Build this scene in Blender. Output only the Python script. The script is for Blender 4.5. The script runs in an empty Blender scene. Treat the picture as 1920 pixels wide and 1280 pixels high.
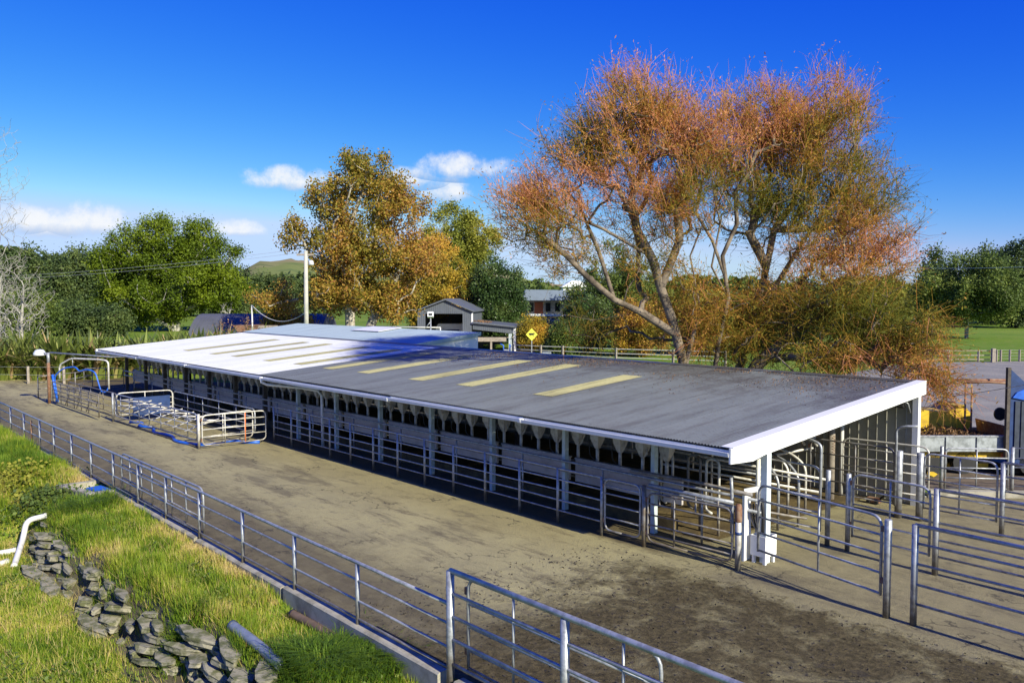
import bpy, math, random
import numpy as np
from mathutils import Vector, Matrix

random.seed(11)
rng = np.random.default_rng(11)
SC = bpy.context.scene
COL = SC.collection

# ------------------------------------------------------------------ camera, sky, sun, exposure
# world: X runs along the milking shed (towards its near end), Y towards its back, Z up, metres
FPX, PITCH, THETA = 1573.16, 0.0528, 0.7267
CAM = np.array([9.302, -15.262, 5.474])
cam_d = bpy.data.cameras.new('camera')
cam = bpy.data.objects.new('camera', cam_d); COL.objects.link(cam)
cam.location = CAM
cam.rotation_euler = (math.pi / 2 - PITCH, 0, math.pi / 2 - THETA)
cam_d.sensor_width = 36; cam_d.lens = FPX / 1920 * 36
cam_d.clip_end = 12000; cam_d.clip_start = 0.1
SC.camera = cam

SUN_EL = math.radians(29.0)
SUN_V = Vector((math.cos(SUN_EL) * 0.9986, -math.cos(SUN_EL) * 0.052, math.sin(SUN_EL)))
sun_d = bpy.data.lights.new('sun', 'SUN'); sun_d.energy = 5.0; sun_d.angle = math.radians(0.53)
sun_d.color = (1.0, 0.945, 0.76)
sun = bpy.data.objects.new('sun', sun_d); COL.objects.link(sun)
sun.rotation_euler = SUN_V.to_track_quat('Z', 'Y').to_euler()
sun.location = (60, 0, 40)

SC.view_settings.view_transform = 'Standard'; SC.view_settings.look = 'None'
SC.view_settings.exposure = 0.52; SC.view_settings.gamma = 1.0
SC.view_settings.use_curve_mapping = False
SC.render.engine = 'CYCLES'
SC.cycles.use_denoising = True
SC.cycles.max_bounces = 6; SC.cycles.diffuse_bounces = 3; SC.cycles.glossy_bounces = 3
SC.cycles.transmission_bounces = 4; SC.cycles.transparent_max_bounces = 8

_sn, _cs = math.sin(THETA), math.cos(THETA)
RIGHT = np.array([_sn, _cs, 0.0]); FWD = np.array([-_cs, _sn, 0.0])
_F = FWD * math.cos(PITCH) - np.array([0, 0, math.sin(PITCH)])
_U = FWD * math.sin(PITCH) + np.array([0, 0, math.cos(PITCH)])
def bearing(px, D, z=0.0):
    """the point at forward distance D metres and height z on the compass bearing of a column of the photograph"""
    dep = D * math.cos(PITCH) + (CAM[2] - z) * math.sin(PITCH)
    p = CAM + FWD * D + RIGHT * ((px - 960) / FPX * dep)
    return np.array([p[0], p[1], z])
def height(py, D):
    return CAM[2] + D * math.tan(math.atan(-(py - 640) / FPX) - PITCH)
def sightline(px, py):
    v = _F + RIGHT * (px - 960) / FPX - _U * (py - 640) / FPX
    return v / np.linalg.norm(v)

world = bpy.data.worlds.new('World'); SC.world = world; world.use_nodes = True
wn, wl = world.node_tree.nodes, world.node_tree.links
wn.clear()
def N(nodes, t, **kw):
    n = nodes.new(t)
    for k, v in kw.items():
        if k == 'op': n.operation = v
        elif isinstance(k, str) and hasattr(n, k): setattr(n, k, v)
    return n
def math_(nodes, links, op, a, b=None, c=None, clamp=False):
    n = nodes.new('ShaderNodeMath'); n.operation = op; n.use_clamp = clamp
    for i, v in enumerate((a, b, c)):
        if v is None: continue
        if isinstance(v, (int, float)): n.inputs[i].default_value = v
        else: links.new(v, n.inputs[i])
    return n.outputs[0]
def vmath(nodes, links, op, a, b=None):
    n = nodes.new('ShaderNodeVectorMath'); n.operation = op
    for i, v in enumerate((a, b)):
        if v is None: continue
        if isinstance(v, (tuple, list, np.ndarray)): n.inputs[i].default_value = tuple(float(q) for q in v)
        else: links.new(v, n.inputs[i])
    return n.outputs['Value'] if op in ('DOT_PRODUCT', 'LENGTH', 'DISTANCE') else n.outputs[0]

sky = wn.new('ShaderNodeTexSky'); sky.sky_type = 'NISHITA'; sky.sun_disc = False
sky.sun_elevation = SUN_EL
sky.sun_rotation = math.atan2(SUN_V.x, SUN_V.y)
sky.altitude = 0; sky.air_density = 1.0; sky.dust_density = 0.15; sky.ozone_density = 3.0
# clear, dry late-autumn air: each channel of the sky graded by a power curve, the brightest part held level
_sp = wn.new('ShaderNodeSeparateColor'); _cb = wn.new('ShaderNodeCombineColor'); wl.new(sky.outputs[0], _sp.inputs[0])
_ch = [math_(wn, wl, 'MULTIPLY', math_(wn, wl, 'POWER', math_(wn, wl, 'MINIMUM', _sp.outputs[_i], _top), _g), _k * 10)
       for _i, (_k, _g, _top) in enumerate(((.0022, 3.0, 5.7), (.0153, 1.77, 7.2), (.31, .40, 8.5)))]
_ch[0] = math_(wn, wl, 'MINIMUM', _ch[0], math_(wn, wl, 'MULTIPLY', _ch[1], .74))
for _i in range(3): wl.new(_ch[_i], _cb.inputs[_i])
bg = wn.new('ShaderNodeBackground'); bg.inputs[1].default_value = 0.10
wl.new(_cb.outputs[0], bg.inputs[0])
# cumulus clouds low over the horizon, set by direction
tc = wn.new('ShaderNodeTexCoord'); DIR = tc.outputs['Generated']
wnoi = wn.new('ShaderNodeTexNoise'); wnoi.inputs['Scale'].default_value = 26; wnoi.inputs['Detail'].default_value = 7
wnoi.inputs['Roughness'].default_value = 0.68
wl.new(DIR, wnoi.inputs['Vector'])
wig = math_(wn, wl, 'MULTIPLY', math_(wn, wl, 'SUBTRACT', wnoi.outputs['Fac'], 0.5), 2.1)
field = None; low = None
for (cx, cy, w, h, k) in [(172, 418, 66, 36, 1.0), (95, 424, 74, 32, .95), (20, 415, 52, 28, .7), (448, 433, 64, 19, .85), (548, 340, 88, 28, 1.0), (620, 345, 64, 22, .85),
                          (770, 338, 60, 26, .95), (868, 318, 92, 32, .85), (835, 360, 62, 33, 1.0), (1035, 385, 38, 24, .8), (1372, 418, 36, 18, .7)]:
    d = sightline(cx, cy)
    r = np.cross(d, (0, 0, 1)); r /= np.linalg.norm(r); u = np.cross(r, d)
    uu = vmath(wn, wl, 'DOT_PRODUCT', DIR, r * FPX / w)
    vv = vmath(wn, wl, 'DOT_PRODUCT', DIR, u * FPX / h)
    v2 = math_(wn, wl, 'MINIMUM', vv, math_(wn, wl, 'MULTIPLY', vv, 1.6))       # flatter bases
    rr = math_(wn, wl, 'MULTIPLY_ADD', uu, uu, math_(wn, wl, 'MULTIPLY', v2, v2))
    b = math_(wn, wl, 'MULTIPLY_ADD', rr, -.75 * k, 1.0 * k)
    lo = math_(wn, wl, 'MULTIPLY', math_(wn, wl, 'SUBTRACT', -0.05, vv), math_(wn, wl, 'GREATER_THAN', b, -0.1))
    field = b if field is None else math_(wn, wl, 'MAXIMUM', field, b)
    low = lo if low is None else math_(wn, wl, 'MAXIMUM', low, lo)
ahead = vmath(wn, wl, 'DOT_PRODUCT', DIR, FWD)
field = math_(wn, wl, 'MULTIPLY_ADD', math_(wn, wl, 'LESS_THAN', ahead, 0.4), -9.0, field)
# the same kind of scattered low cloud carries on round the rest of the horizon
elev = vmath(wn, wl, 'DOT_PRODUCT', DIR, (0, 0, 1))
wn2 = wn.new('ShaderNodeTexNoise'); wn2.inputs['Scale'].default_value = 7; wn2.inputs['Detail'].default_value = 3
wl.new(vmath(wn, wl, 'MULTIPLY', DIR, (1, 1, 3)), wn2.inputs['Vector'])
band = math_(wn, wl, 'SUBTRACT', 0.09, math_(wn, wl, 'ABSOLUTE', math_(wn, wl, 'SUBTRACT', elev, 0.12)))
els = math_(wn, wl, 'MULTIPLY', math_(wn, wl, 'SUBTRACT', wn2.outputs['Fac'], 0.56), 6.0)
els = math_(wn, wl, 'MINIMUM', els, math_(wn, wl, 'MULTIPLY', band, 14.0))
els = math_(wn, wl, 'MINIMUM', els, math_(wn, wl, 'MULTIPLY', math_(wn, wl, 'SUBTRACT', 0.74, ahead), 20.0))
field = math_(wn, wl, 'MAXIMUM', field, els)
alpha = math_(wn, wl, 'MULTIPLY', math_(wn, wl, 'ADD', field, wig), 1.9)
ss = wn.new('ShaderNodeMapRange'); ss.interpolation_type = 'SMOOTHSTEP'
ss.inputs['From Min'].default_value = 0.25; ss.inputs['From Max'].default_value = 2.1
ss.inputs['To Max'].default_value = 0.96
wl.new(alpha, ss.inputs['Value'])
cr = wn.new('ShaderNodeValToRGB')
cr.color_ramp.elements[0].position = 0.0; cr.color_ramp.elements[0].color = (0.93, 0.95, 0.98, 1)
cr.color_ramp.elements[1].position = 0.62; cr.color_ramp.elements[1].color = (0.36, 0.50, 0.76, 1)
wl.new(math_(wn, wl, 'ADD', low, math_(wn, wl, 'MULTIPLY', wig, -0.35)), cr.inputs[0])
bgc = wn.new('ShaderNodeBackground'); bgc.inputs[1].default_value = 0.70
wl.new(cr.outputs[0], bgc.inputs[0])
wmix = wn.new('ShaderNodeMixShader')
wl.new(ss.outputs[0], wmix.inputs[0]); wl.new(bg.outputs[0], wmix.inputs[1]); wl.new(bgc.outputs[0], wmix.inputs[2])
wout = wn.new('ShaderNodeOutputWorld'); wl.new(wmix.outputs[0], wout.inputs[0])

# ------------------------------------------------------------------ helpers: meshes and objects
class MB:
    def __init__(s): s.v = []; s.f = []
    def add(s, v, f):
        o = len(s.v); s.v += [tuple(map(float, q)) for q in v]; s.f += [tuple(i + o for i in q) for q in f]; return s
    def box(s, x0, x1, y0, y1, z0, z1):
        v = [(x, y, z) for z in (z0, z1) for y in (y0, y1) for x in (x0, x1)]
        return s.add(v, [(0, 2, 3, 1), (4, 5, 7, 6), (0, 1, 5, 4), (2, 6, 7, 3), (0, 4, 6, 2), (1, 3, 7, 5)])
    def obox(s, c, ax, ay, az):
        c, ax, ay, az = (np.asarray(q, float) for q in (c, ax, ay, az))
        v = [c + i * ax + j * ay + k * az for k in (-1, 1) for j in (-1, 1) for i in (-1, 1)]
        return s.add(v, [(0, 2, 3, 1), (4, 5, 7, 6), (0, 1, 5, 4), (2, 6, 7, 3), (0, 4, 6, 2), (1, 3, 7, 5)])
    def beam(s, a, b, w, h):
        a, b = np.asarray(a, float), np.asarray(b, float); d = b - a; L = np.linalg.norm(d); d /= L
        up = np.array([0, 0, 1.0]) if abs(d[2]) < .9 else np.array([0, 1.0, 0])
        r = np.cross(d, up); r /= np.linalg.norm(r); u = np.cross(r, d)
        return s.obox((a + b) / 2, d * L / 2, r * w / 2, u * h / 2)
    def prism(s, poly, axis, a0, a1):
        """poly: 2-D points; axis 'x','y','z' is the direction of extrusion"""
        n = len(poly); P = []
        for a in (a0, a1):
            for p, q in poly:
                P.append({'x': (a, p, q), 'y': (p, a, q), 'z': (p, q, a)}[axis])
        f = [tuple(range(n))[::-1], tuple(range(n, 2 * n))] + [(i, (i + 1) % n, n + (i + 1) % n, n + i) for i in range(n)]
        return s.add(P, f)
    def tube(s, pts, r, n=8, cap=True):
        v, f = tube_arrays(pts, r, n, cap); return s.add(v, f)
    def lathe(s, prof, c=(0, 0, 0), n=12):
        v = []; f = []
        for r, z in prof:
            for k in range(n):
                a = 2 * math.pi * k / n; v.append((c[0] + r * math.cos(a), c[1] + r * math.sin(a), c[2] + z))
        for i in range(len(prof) - 1):
            for k in range(n):
                f.append((i * n + k, i * n + (k + 1) % n, (i + 1) * n + (k + 1) % n, (i + 1) * n + k))
        f.append(tuple(range(n))[::-1]); f.append(tuple(range((len(prof) - 1) * n, len(prof) * n)))
        return s.add(v, f)
    def mesh(s, name, smooth=False):
        me = bpy.data.meshes.new(name); me.from_pydata(s.v, [], s.f); me.validate(); me.update()
        if smooth: me.shade_smooth()
        return me
def tube_arrays(pts, r, n=8, cap=True):
    P = np.asarray(pts, float); m = len(P)
    R = np.full(m, r, float) if np.isscalar(r) else np.asarray(r, float)
    T = np.gradient(P, axis=0); T /= np.linalg.norm(T, axis=1)[:, None] + 1e-12
    u = np.cross(T[0], (0, 0, 1.0))
    if np.linalg.norm(u) < .1: u = np.cross(T[0], (0, 1.0, 0))
    u /= np.linalg.norm(u); v = []; a = np.arange(n) * 2 * math.pi / n + math.pi / n
    for i in range(m):
        u = u - T[i] * (u @ T[i]); u /= np.linalg.norm(u) + 1e-12; w = np.cross(T[i], u)
        v.append(P[i] + R[i] * (np.cos(a)[:, None] * u + np.sin(a)[:, None] * w))
    v = np.concatenate(v); f = []
    for i in range(m - 1):
        for k in range(n):
            f.append((i * n + k, i * n + (k + 1) % n, (i + 1) * n + (k + 1) % n, (i + 1) * n + k))
    if cap: f.append(tuple(range(n))[::-1]); f.append(tuple(range((m - 1) * n, m * n)))
    return v, f
def bent(pts, rad=.12, n=5):
    """polyline with its corners rounded"""
    P = [np.asarray(p, float) for p in pts]; out = [P[0]]
    for a, b, c in zip(P[:-2], P[1:-1], P[2:]):
        u, w = a - b, c - b; lu, lw = np.linalg.norm(u), np.linalg.norm(w); r = min(rad, lu * .45, lw * .45)
        s, e = b + u / lu * r, b + w / lw * r
        for t in np.linspace(0, 1, n): out.append((1 - t) ** 2 * s + 2 * t * (1 - t) * b + t * t * e)
    out.append(P[-1]); return out
def mesh_np(name, V, F, tint=None, smooth=False):
    """large meshes straight from arrays; F is (M,3) or (M,4); tint one float per face"""
    V = np.asarray(V, np.float32); F = np.asarray(F, np.int32); M_, k = F.shape
    me = bpy.data.meshes.new(name)
    me.vertices.add(len(V)); me.vertices.foreach_set('co', V.ravel())
    me.loops.add(M_ * k); me.loops.foreach_set('vertex_index', F.ravel())
    me.polygons.add(M_); me.polygons.foreach_set('loop_start', np.arange(0, M_ * k, k, dtype=np.int32))
    if smooth: me.polygons.foreach_set('use_smooth', np.ones(M_, bool))
    if tint is not None:
        at = me.attributes.new('tint', 'FLOAT', 'FACE'); at.data.foreach_set('value', np.asarray(tint, np.float32))
    me.update(calc_edges=True)
    return me
def obj(name, data, mat=None, parent=None, loc=(0, 0, 0), rz=0.0, kind=None):
    o = bpy.data.objects.new(name, data); COL.objects.link(o)
    if mat is not None and data is not None and not data.materials: data.materials.append(mat)
    o.location = tuple(float(q) for q in loc); o.rotation_euler = (0, 0, rz)
    if parent is not None:
        o.parent = parent
        if parent.parent is None and parent.type == 'EMPTY' and not parent.get('_local'):
            o.matrix_parent_inverse = Matrix.Translation(-Vector(parent.location))
    if kind: o['kind'] = kind
    return o
def tag(o, label, cat, group=None):
    o['label'] = label; o['category'] = cat
    if group: o['group'] = group
    return o
def thing(name, label, cat, loc=(0, 0, 0), group=None):
    o = bpy.data.objects.new(name, None); COL.objects.link(o); o.location = tuple(float(q) for q in loc)
    o.empty_display_size = .2
    return tag(o, label, cat, group)
def part(name, mb, mat, parent, smooth=False, kind=None):
    return obj(name, mb.mesh(name, smooth), mat, parent, kind=kind)

# ------------------------------------------------------------------ helpers: materials
MATS = {}
def nodes_of(name):
    m = bpy.data.materials.new(name); m.use_nodes = True; MATS[name] = m
    nt = m.node_tree; b = nt.nodes['Principled BSDF']
    return m, nt.nodes, nt.links, b
def noise(n, l, vec, scale, detail=5, rough=.6, dist=0.0):
    t = n.new('ShaderNodeTexNoise'); t.inputs['Scale'].default_value = scale; t.inputs['Detail'].default_value = detail
    t.inputs['Roughness'].default_value = rough; t.inputs['Distortion'].default_value = dist
    l.new(vec, t.inputs['Vector']); return t.outputs['Fac']
def sstep(n, l, val, a, b, lo=0.0, hi=1.0):
    m = n.new('ShaderNodeMapRange'); m.interpolation_type = 'SMOOTHSTEP'
    m.inputs['From Min'].default_value = a; m.inputs['From Max'].default_value = b
    m.inputs['To Min'].default_value = lo; m.inputs['To Max'].default_value = hi
    l.new(val, m.inputs['Value']); return m.outputs[0]
def mixc(n, l, fac, a, b):
    m = n.new('ShaderNodeMix'); m.data_type = 'RGBA'
    if isinstance(fac, (int, float)): m.inputs[0].default_value = fac
    else: l.new(fac, m.inputs[0])
    for i, v in ((6, a), (7, b)):
        if isinstance(v, (tuple, list)): m.inputs[i].default_value = (*v[:3], 1)
        else: l.new(v, m.inputs[i])
    return m.outputs[2]
def ramp(n, l, fac, stops):
    r = n.new('ShaderNodeValToRGB'); e = r.color_ramp.elements
    while len(e) < len(stops): e.new(0.5)
    for q, (p, c) in zip(e, stops): q.position = p; q.color = (*c, 1)
    l.new(fac, r.inputs[0]); return r.outputs[0]
def pos(n): return n.new('ShaderNodeNewGeometry').outputs['Position']
def bump(n, l, b, h, strength=.3, dist=.02):
    k = n.new('ShaderNodeBump'); k.inputs['Strength'].default_value = strength; k.inputs['Distance'].default_value = dist
    l.new(h, k.inputs['Height']); l.new(k.outputs[0], b.inputs['Normal'])
def simple(name, col, rough=.6, metal=0.0, col2=None, scale=4.0, lo=.4, hi=.65, bmp=0.0, bscale=30, spec=None):
    m, n, l, b = nodes_of(name)
    b.inputs['Roughness'].default_value = rough; b.inputs['Metallic'].default_value = metal
    if spec is not None: b.inputs['Specular IOR Level'].default_value = spec
    p = pos(n)
    if col2 is None: col2 = tuple(c * .72 for c in col)
    f = sstep(n, l, noise(n, l, p, scale, 6, .65), lo, hi)
    l.new(mixc(n, l, f, col, col2), b.inputs['Base Color'])
    if bmp: bump(n, l, b, noise(n, l, p, bscale, 4), bmp, .01)
    return m

GALV = simple('galvanised_steel', (.42, .435, .45), .46, .42, (.27, .28, .29), 9, .42, .62)
GALV_DARK = simple('weathered_pipe', (.27, .26, .25), .6, .35, (.16, .13, .10), 6)
GALV_PALE = simple('pale_pipe', (.66, .64, .57), .5, .2, (.45, .42, .36), 7)
RUST = simple('rusty_steel', (.22, .10, .05), .8, .2, (.30, .20, .13), 8)
ORANGE = simple('orange_paint', (.75, .20, .05), .6)
POSTPAINT = simple('pale_blue_painted_post', (.52, .60, .60), .6, 0, (.36, .41, .40), 3.5, .45, .7)
POSTDARK = simple('dark_timber', (.10, .085, .07), .85, 0, (.055, .045, .038), 6)
TIMBER = simple('grey_timber', (.34, .29, .23), .85, 0, (.22, .19, .15), 5, bmp=.3)
WHITEP = simple('white_paint', (.82, .82, .80), .5, 0, (.74, .74, .70), 2.2, .5, .8)
CREAMP = simple('cream_panel', (.52, .48, .46), .6, 0, (.36, .33, .31), 1.6, .4, .75)
BLACKR = simple('black_rubber', (.02, .02, .021), .6)
BLUEHOSE = simple('blue_hose', (.02, .13, .62), .45)
HOPPER = simple('grey_plastic', (.60, .56, .51), .55, 0, (.36, .32, .28), 7, .4, .7)
PVCW = simple('white_pipe', (.66, .65, .59), .4, 0, (.46, .44, .38), 4, .5, .75)
PVCG = simple('grey_pipe', (.22, .25, .30), .4, 0, (.17, .19, .22), 4)
BROWNP = simple('brown_pipe', (.16, .11, .075), .7)
BLUET = simple('dark_blue_paint', (.02, .05, .16), .45)
YELLOW = simple('yellow_paint', (.68, .45, .02), .5, 0, (.42, .27, .02), 3)
GREYMET = simple('dull_zinc', (.42, .45, .46), .5, .4, (.24, .26, .26), 4)
CONCW = simple('rubble_concrete', (.30, .275, .19), .95, 0, (.115, .12, .05), 4.5, .42, .60, 1.0, 18)
KERB = simple('kerb_concrete', (.40, .37, .29), .9, 0, (.24, .22, .16), 2.6, .4, .65, .5, 30)
IRON = simple('slate_grey_cladding', (.13, .145, .17), .5, .1, (.115, .13, .15), 1.5)
TUNNEL = simple('dark_cladding', (.10, .105, .12), .6, .0, (.085, .09, .10), .8)
GLASS = simple('dark_glass', (.02, .025, .03), .08)
LAMPW = simple('lamp_shell', (.75, .76, .78), .35)
SIGNY = simple('yellow_sign_face', (.80, .78, .08), .5, 0, (.76, .72, .08))
BLACKP = simple('black_print', (.015, .015, .015), .6)
REDB = simple('red_brick_wall', (.36, .11, .05), .8, 0, (.34, .09, .05), 3)
BLUEROOF = simple('blue_grey_roof', (.20, .25, .33), .5, .1, (.17, .21, .28), .6)
BARKW = simple('pale_bark', (.46, .42, .34), .85, 0, (.22, .19, .14), 2.2, .4, .62, .5, 12)
BARKD = simple('dark_bark', (.115, .085, .06), .9, 0, (.055, .042, .03), 2.5, .4, .62, .6, 12)
BARKG = simple('lichen_grey_bark', (.42, .40, .34), .9, 0, (.24, .22, .18), 2.4, .4, .62, .4, 14)
WILLOWBARK = simple('willow_bark', (.25, .20, .145), .9, 0, (.075, .057, .04), 1.8, .38, .62, .6, 10)
WIREM = simple('wire', (.55, .55, .54), .5, .4)

def muck(m, top=.55):
    n, l = m.node_tree.nodes, m.node_tree.links; b = n['Principled BSDF']; src = b.inputs['Base Color'].links[0].from_socket
    p = pos(n); sp_ = n.new('ShaderNodeSeparateXYZ'); l.new(p, sp_.inputs[0])
    q = math_(n, l, 'ADD', sp_.outputs[2], math_(n, l, 'MULTIPLY', math_(n, l, 'SUBTRACT', noise(n, l, p, 5, 5, .7), .5), 1.1))
    l.new(mixc(n, l, math_(n, l, 'MULTIPLY', sstep(n, l, q, top, .05), .75), src, (.13, .10, .06)), b.inputs['Base Color'])
    rs = sstep(n, l, noise(n, l, p, 3.3, 6, .75), .66, .72, 0, .8); src2 = b.inputs['Base Color'].links[0].from_socket
    l.new(mixc(n, l, rs, src2, (.20, .095, .045)), b.inputs['Base Color'])
for _m in (GALV, GALV_DARK, GALV_PALE): muck(_m)
def leafmat(name, stops, trans=.35, rough=.6):
    m, n, l, b = nodes_of(name)
    a = n.new('ShaderNodeAttribute'); a.attribute_name = 'tint'
    c = ramp(n, l, a.outputs['Fac'], stops)
    b.inputs['Roughness'].default_value = rough; b.inputs['Specular IOR Level'].default_value = .25
    l.new(c, b.inputs['Base Color'])
    t = n.new('ShaderNodeBsdfTranslucent'); l.new(c, t.inputs['Color'])
    ms = n.new('ShaderNodeMixShader'); ms.inputs[0].default_value = trans
    l.new(b.outputs[0], ms.inputs[1]); l.new(t.outputs[0], ms.inputs[2])
    l.new(ms.outputs[0], n['Material Output'].inputs['Surface'])
    return m
LEAF_WILLOW = leafmat('willow_leaves', [(0, (.12, .14, .014)), (.3, (.25, .22, .025)), (.58, (.44, .27, .035)), (.82, (.64, .29, .07)), (1, (.78, .36, .20))], .34)
LEAF_PLANE = leafmat('plane_leaves', [(0, (.16, .16, .022)), (.3, (.34, .26, .035)), (.55, (.46, .25, .05)), (.75, (.36, .16, .05)), (1, (.74, .50, .05))], .34)
LEAF_CONIFER = leafmat('conifer_foliage', [(0, (.04, .07, .004)), (.5, (.105, .155, .006)), (1, (.19, .24, .010))], .15)
LEAF_PINE = leafmat('pine_foliage', [(0, (.032, .055, .018)), (.5, (.065, .10, .028)), (1, (.125, .16, .04))], .12)
LEAF_POPLAR = leafmat('poplar_foliage', [(0, (.13, .16, .02)), (.5, (.24, .25, .03)), (1, (.34, .31, .045))], .25)
LEAF_MAGNOLIA = leafmat('glossy_leaves', [(0, (.03, .055, .016)), (.5, (.055, .10, .024)), (1, (.12, .16, .045))], .1, .35)
LEAF_BROAD = leafmat('broad_leaves', [(0, (.055, .09, .02)), (.5, (.115, .165, .032)), (1, (.21, .25, .045))], .25)
LEAF_AUTUMN = leafmat('autumn_hedge_leaves', [(0, (.20, .19, .025)), (.5, (.50, .34, .035)), (1, (.70, .38, .06))], .3)
LEAF_FLAX = leafmat('flax_blades', [(0, (.06, .085, .018)), (.45, (.15, .19, .035)), (.8, (.30, .34, .09)), (1, (.46, .33, .15))], .2, .4)
GRASS = leafmat('grass_blades', [(0, (.09, .17, .014)), (.4, (.25, .36, .024)), (.7, (.40, .45, .045)), (.88, (.58, .47, .12)), (1, (.70, .54, .23))], .38)
LITTER = leafmat('fallen_leaves', [(0, (.10, .06, .03)), (.5, (.22, .12, .05)), (1, (.35, .20, .09))], .1)

# ground cover under the blades
def ground_mat():
    m, n, l, b = nodes_of('pasture')
    p = pos(n)
    big = noise(n, l, p, .05, 5, .6); med = noise(n, l, p, .9, 6, .65); fine = noise(n, l, p, 14, 4, .7)
    c = mixc(n, l, sstep(n, l, big, .35, .7), (.13, .23, .024), (.21, .29, .04))
    c = mixc(n, l, sstep(n, l, med, .5, .72), c, (.30, .28, .08))
    c = mixc(n, l, sstep(n, l, fine, .35, .7, 0, .4), c, (.08, .13, .018))
    l.new(c, b.inputs['Base Color']); b.inputs['Roughness'].default_value = .95; b.inputs['Specular IOR Level'].default_value = .1
    bump(n, l, b, fine, .6, .05)
    return m
PASTURE = ground_mat()
def gravel_mat():
    m, n, l, b = nodes_of('gravel')
    p = pos(n); f = noise(n, l, p, 9, 6, .75); g = noise(n, l, p, .35, 4)
    c = mixc(n, l, sstep(n, l, f, .3, .7), (.31, .295, .26), (.20, .19, .165))
    c = mixc(n, l, sstep(n, l, g, .45, .7, 0, .6), c, (.37, .335, .27))
    l.new(c, b.inputs['Base Color']); b.inputs['Roughness'].default_value = .95; b.inputs['Specular IOR Level'].default_value = .05; bump(n, l, b, f, .7, .04)
    return m
GRAVEL = gravel_mat()
def concrete_mat(name, inside=False):
    m, n, l, b = nodes_of(name)
    p = pos(n); sep = n.new('ShaderNodeSeparateXYZ'); l.new(p, sep.inputs[0]); X, Y = sep.outputs[0], sep.outputs[1]
    st = n.new('ShaderNodeVectorMath'); st.operation = 'MULTIPLY'; st.inputs[1].default_value = (.35, 1.3, 1); l.new(p, st.inputs[0])
    grit = noise(n, l, p, 22, 5, .8); mid = noise(n, l, p, 2.1, 8, .74, .15); wide = noise(n, l, p, .33, 6, .66, .15)
    streak = noise(n, l, st.outputs[0], 1.6, 8, .75, .15)
    c = mixc(n, l, sstep(n, l, wide, .35, .68), (.41, .362, .180), (.31, .275, .148))
    c = mixc(n, l, sstep(n, l, streak, .50, .66, 0, .8), c, (.115, .093, .062))
    c = mixc(n, l, sstep(n, l, mid, .55, .72, 0, .8), c, (.10, .088, .066))
    c = mixc(n, l, sstep(n, l, grit, .45, .72, 0, .55), c, (.42, .37, .19))
    # algae along the shed side
    al = math_(n, l, 'ADD', Y, math_(n, l, 'MULTIPLY', wide, 3.0))
    c = mixc(n, l, math_(n, l, 'MULTIPLY', sstep(n, l, al, -2.6, -.4, 0, .5), sstep(n, l, X, -1.5, -5)), c, (.29, .24, .10))
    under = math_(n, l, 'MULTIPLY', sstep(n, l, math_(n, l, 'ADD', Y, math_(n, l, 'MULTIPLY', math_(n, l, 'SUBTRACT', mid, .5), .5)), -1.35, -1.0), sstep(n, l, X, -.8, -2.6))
    c = mixc(n, l, math_(n, l, 'MULTIPLY', under, .85), c, (.085, .064, .032))  # manure-stained concrete under the eave, its colour darkened further to deepen the roof's shade
    c = mixc(n, l, math_(n, l, 'MULTIPLY', math_(n, l, 'MULTIPLY', sstep(n, l, X, -2.0, .5), sstep(n, l, Y, -2.2, -1.2)), .7), c, mixc(n, l, sstep(n, l, mid, .42, .62), (.24, .205, .115), (.175, .148, .085)))
    # wet, dirty strip beside the outer fence and the far apron
    w = math_(n, l, 'ADD', Y, math_(n, l, 'MULTIPLY', math_(n, l, 'SUBTRACT', mid, .5), 4.2))
    c = mixc(n, l, sstep(n, l, w, -4.9, -7.0, 0, .80), c, mixc(n, l, sstep(n, l, mid, .40, .60), (.135, .112, .068), (.072, .058, .036)))
    wet = sstep(n, l, noise(n, l, st.outputs[0], .55, 5, .7, .3), .53, .66, 0, .62)
    c = mixc(n, l, wet, c, (.125, .105, .068))
    # trampled manure at the near end
    q = math_(n, l, 'ADD', X, math_(n, l, 'MULTIPLY', math_(n, l, 'SUBTRACT', mid, .5), 5.0))
    q = math_(n, l, 'ADD', q, math_(n, l, 'MULTIPLY', math_(n, l, 'SUBTRACT', wide, .5), 5.0))
    yq = math_(n, l, 'ADD', Y, math_(n, l, 'MULTIPLY', math_(n, l, 'SUBTRACT', mid, .5), 2.2))
    man = math_(n, l, 'MULTIPLY', sstep(n, l, q, -2.6, -.6), sstep(n, l, yq, -1.5, -2.0))
    dung = mixc(n, l, sstep(n, l, noise(n, l, p, 7, 6, .75), .38, .66), (.045, .035, .014), (.125, .097, .044))
    dung = mixc(n, l, sstep(n, l, grit, .55, .75, 0, .6), dung, (.20, .162, .078))
    c = mixc(n, l, math_(n, l, 'MULTIPLY', man, sstep(n, l, noise(n, l, p, 1.1, 6, .7, .5), .34, .52, .45, .96)), c, dung)
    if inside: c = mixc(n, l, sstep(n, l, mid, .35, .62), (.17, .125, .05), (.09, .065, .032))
    spot = sstep(n, l, noise(n, l, st.outputs[0], 9, 5, .75, .5), .60, .68)
    c = mixc(n, l, math_(n, l, 'MULTIPLY', spot, math_(n, l, 'MULTIPLY', sstep(n, l, mid, .40, .56), .8)), c, (.075, .062, .045))
    c = mixc(n, l, sstep(n, l, noise(n, l, p, 60, 3, .8), .50, .72, 0, .55), c, (.11, .09, .055))
    # cracks
    vo = n.new('ShaderNodeTexVoronoi'); vo.feature = 'DISTANCE_TO_EDGE'; vo.inputs['Scale'].default_value = .42
    wp = n.new('ShaderNodeVectorMath'); wp.operation = 'ADD'; l.new(p, wp.inputs[0])
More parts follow.
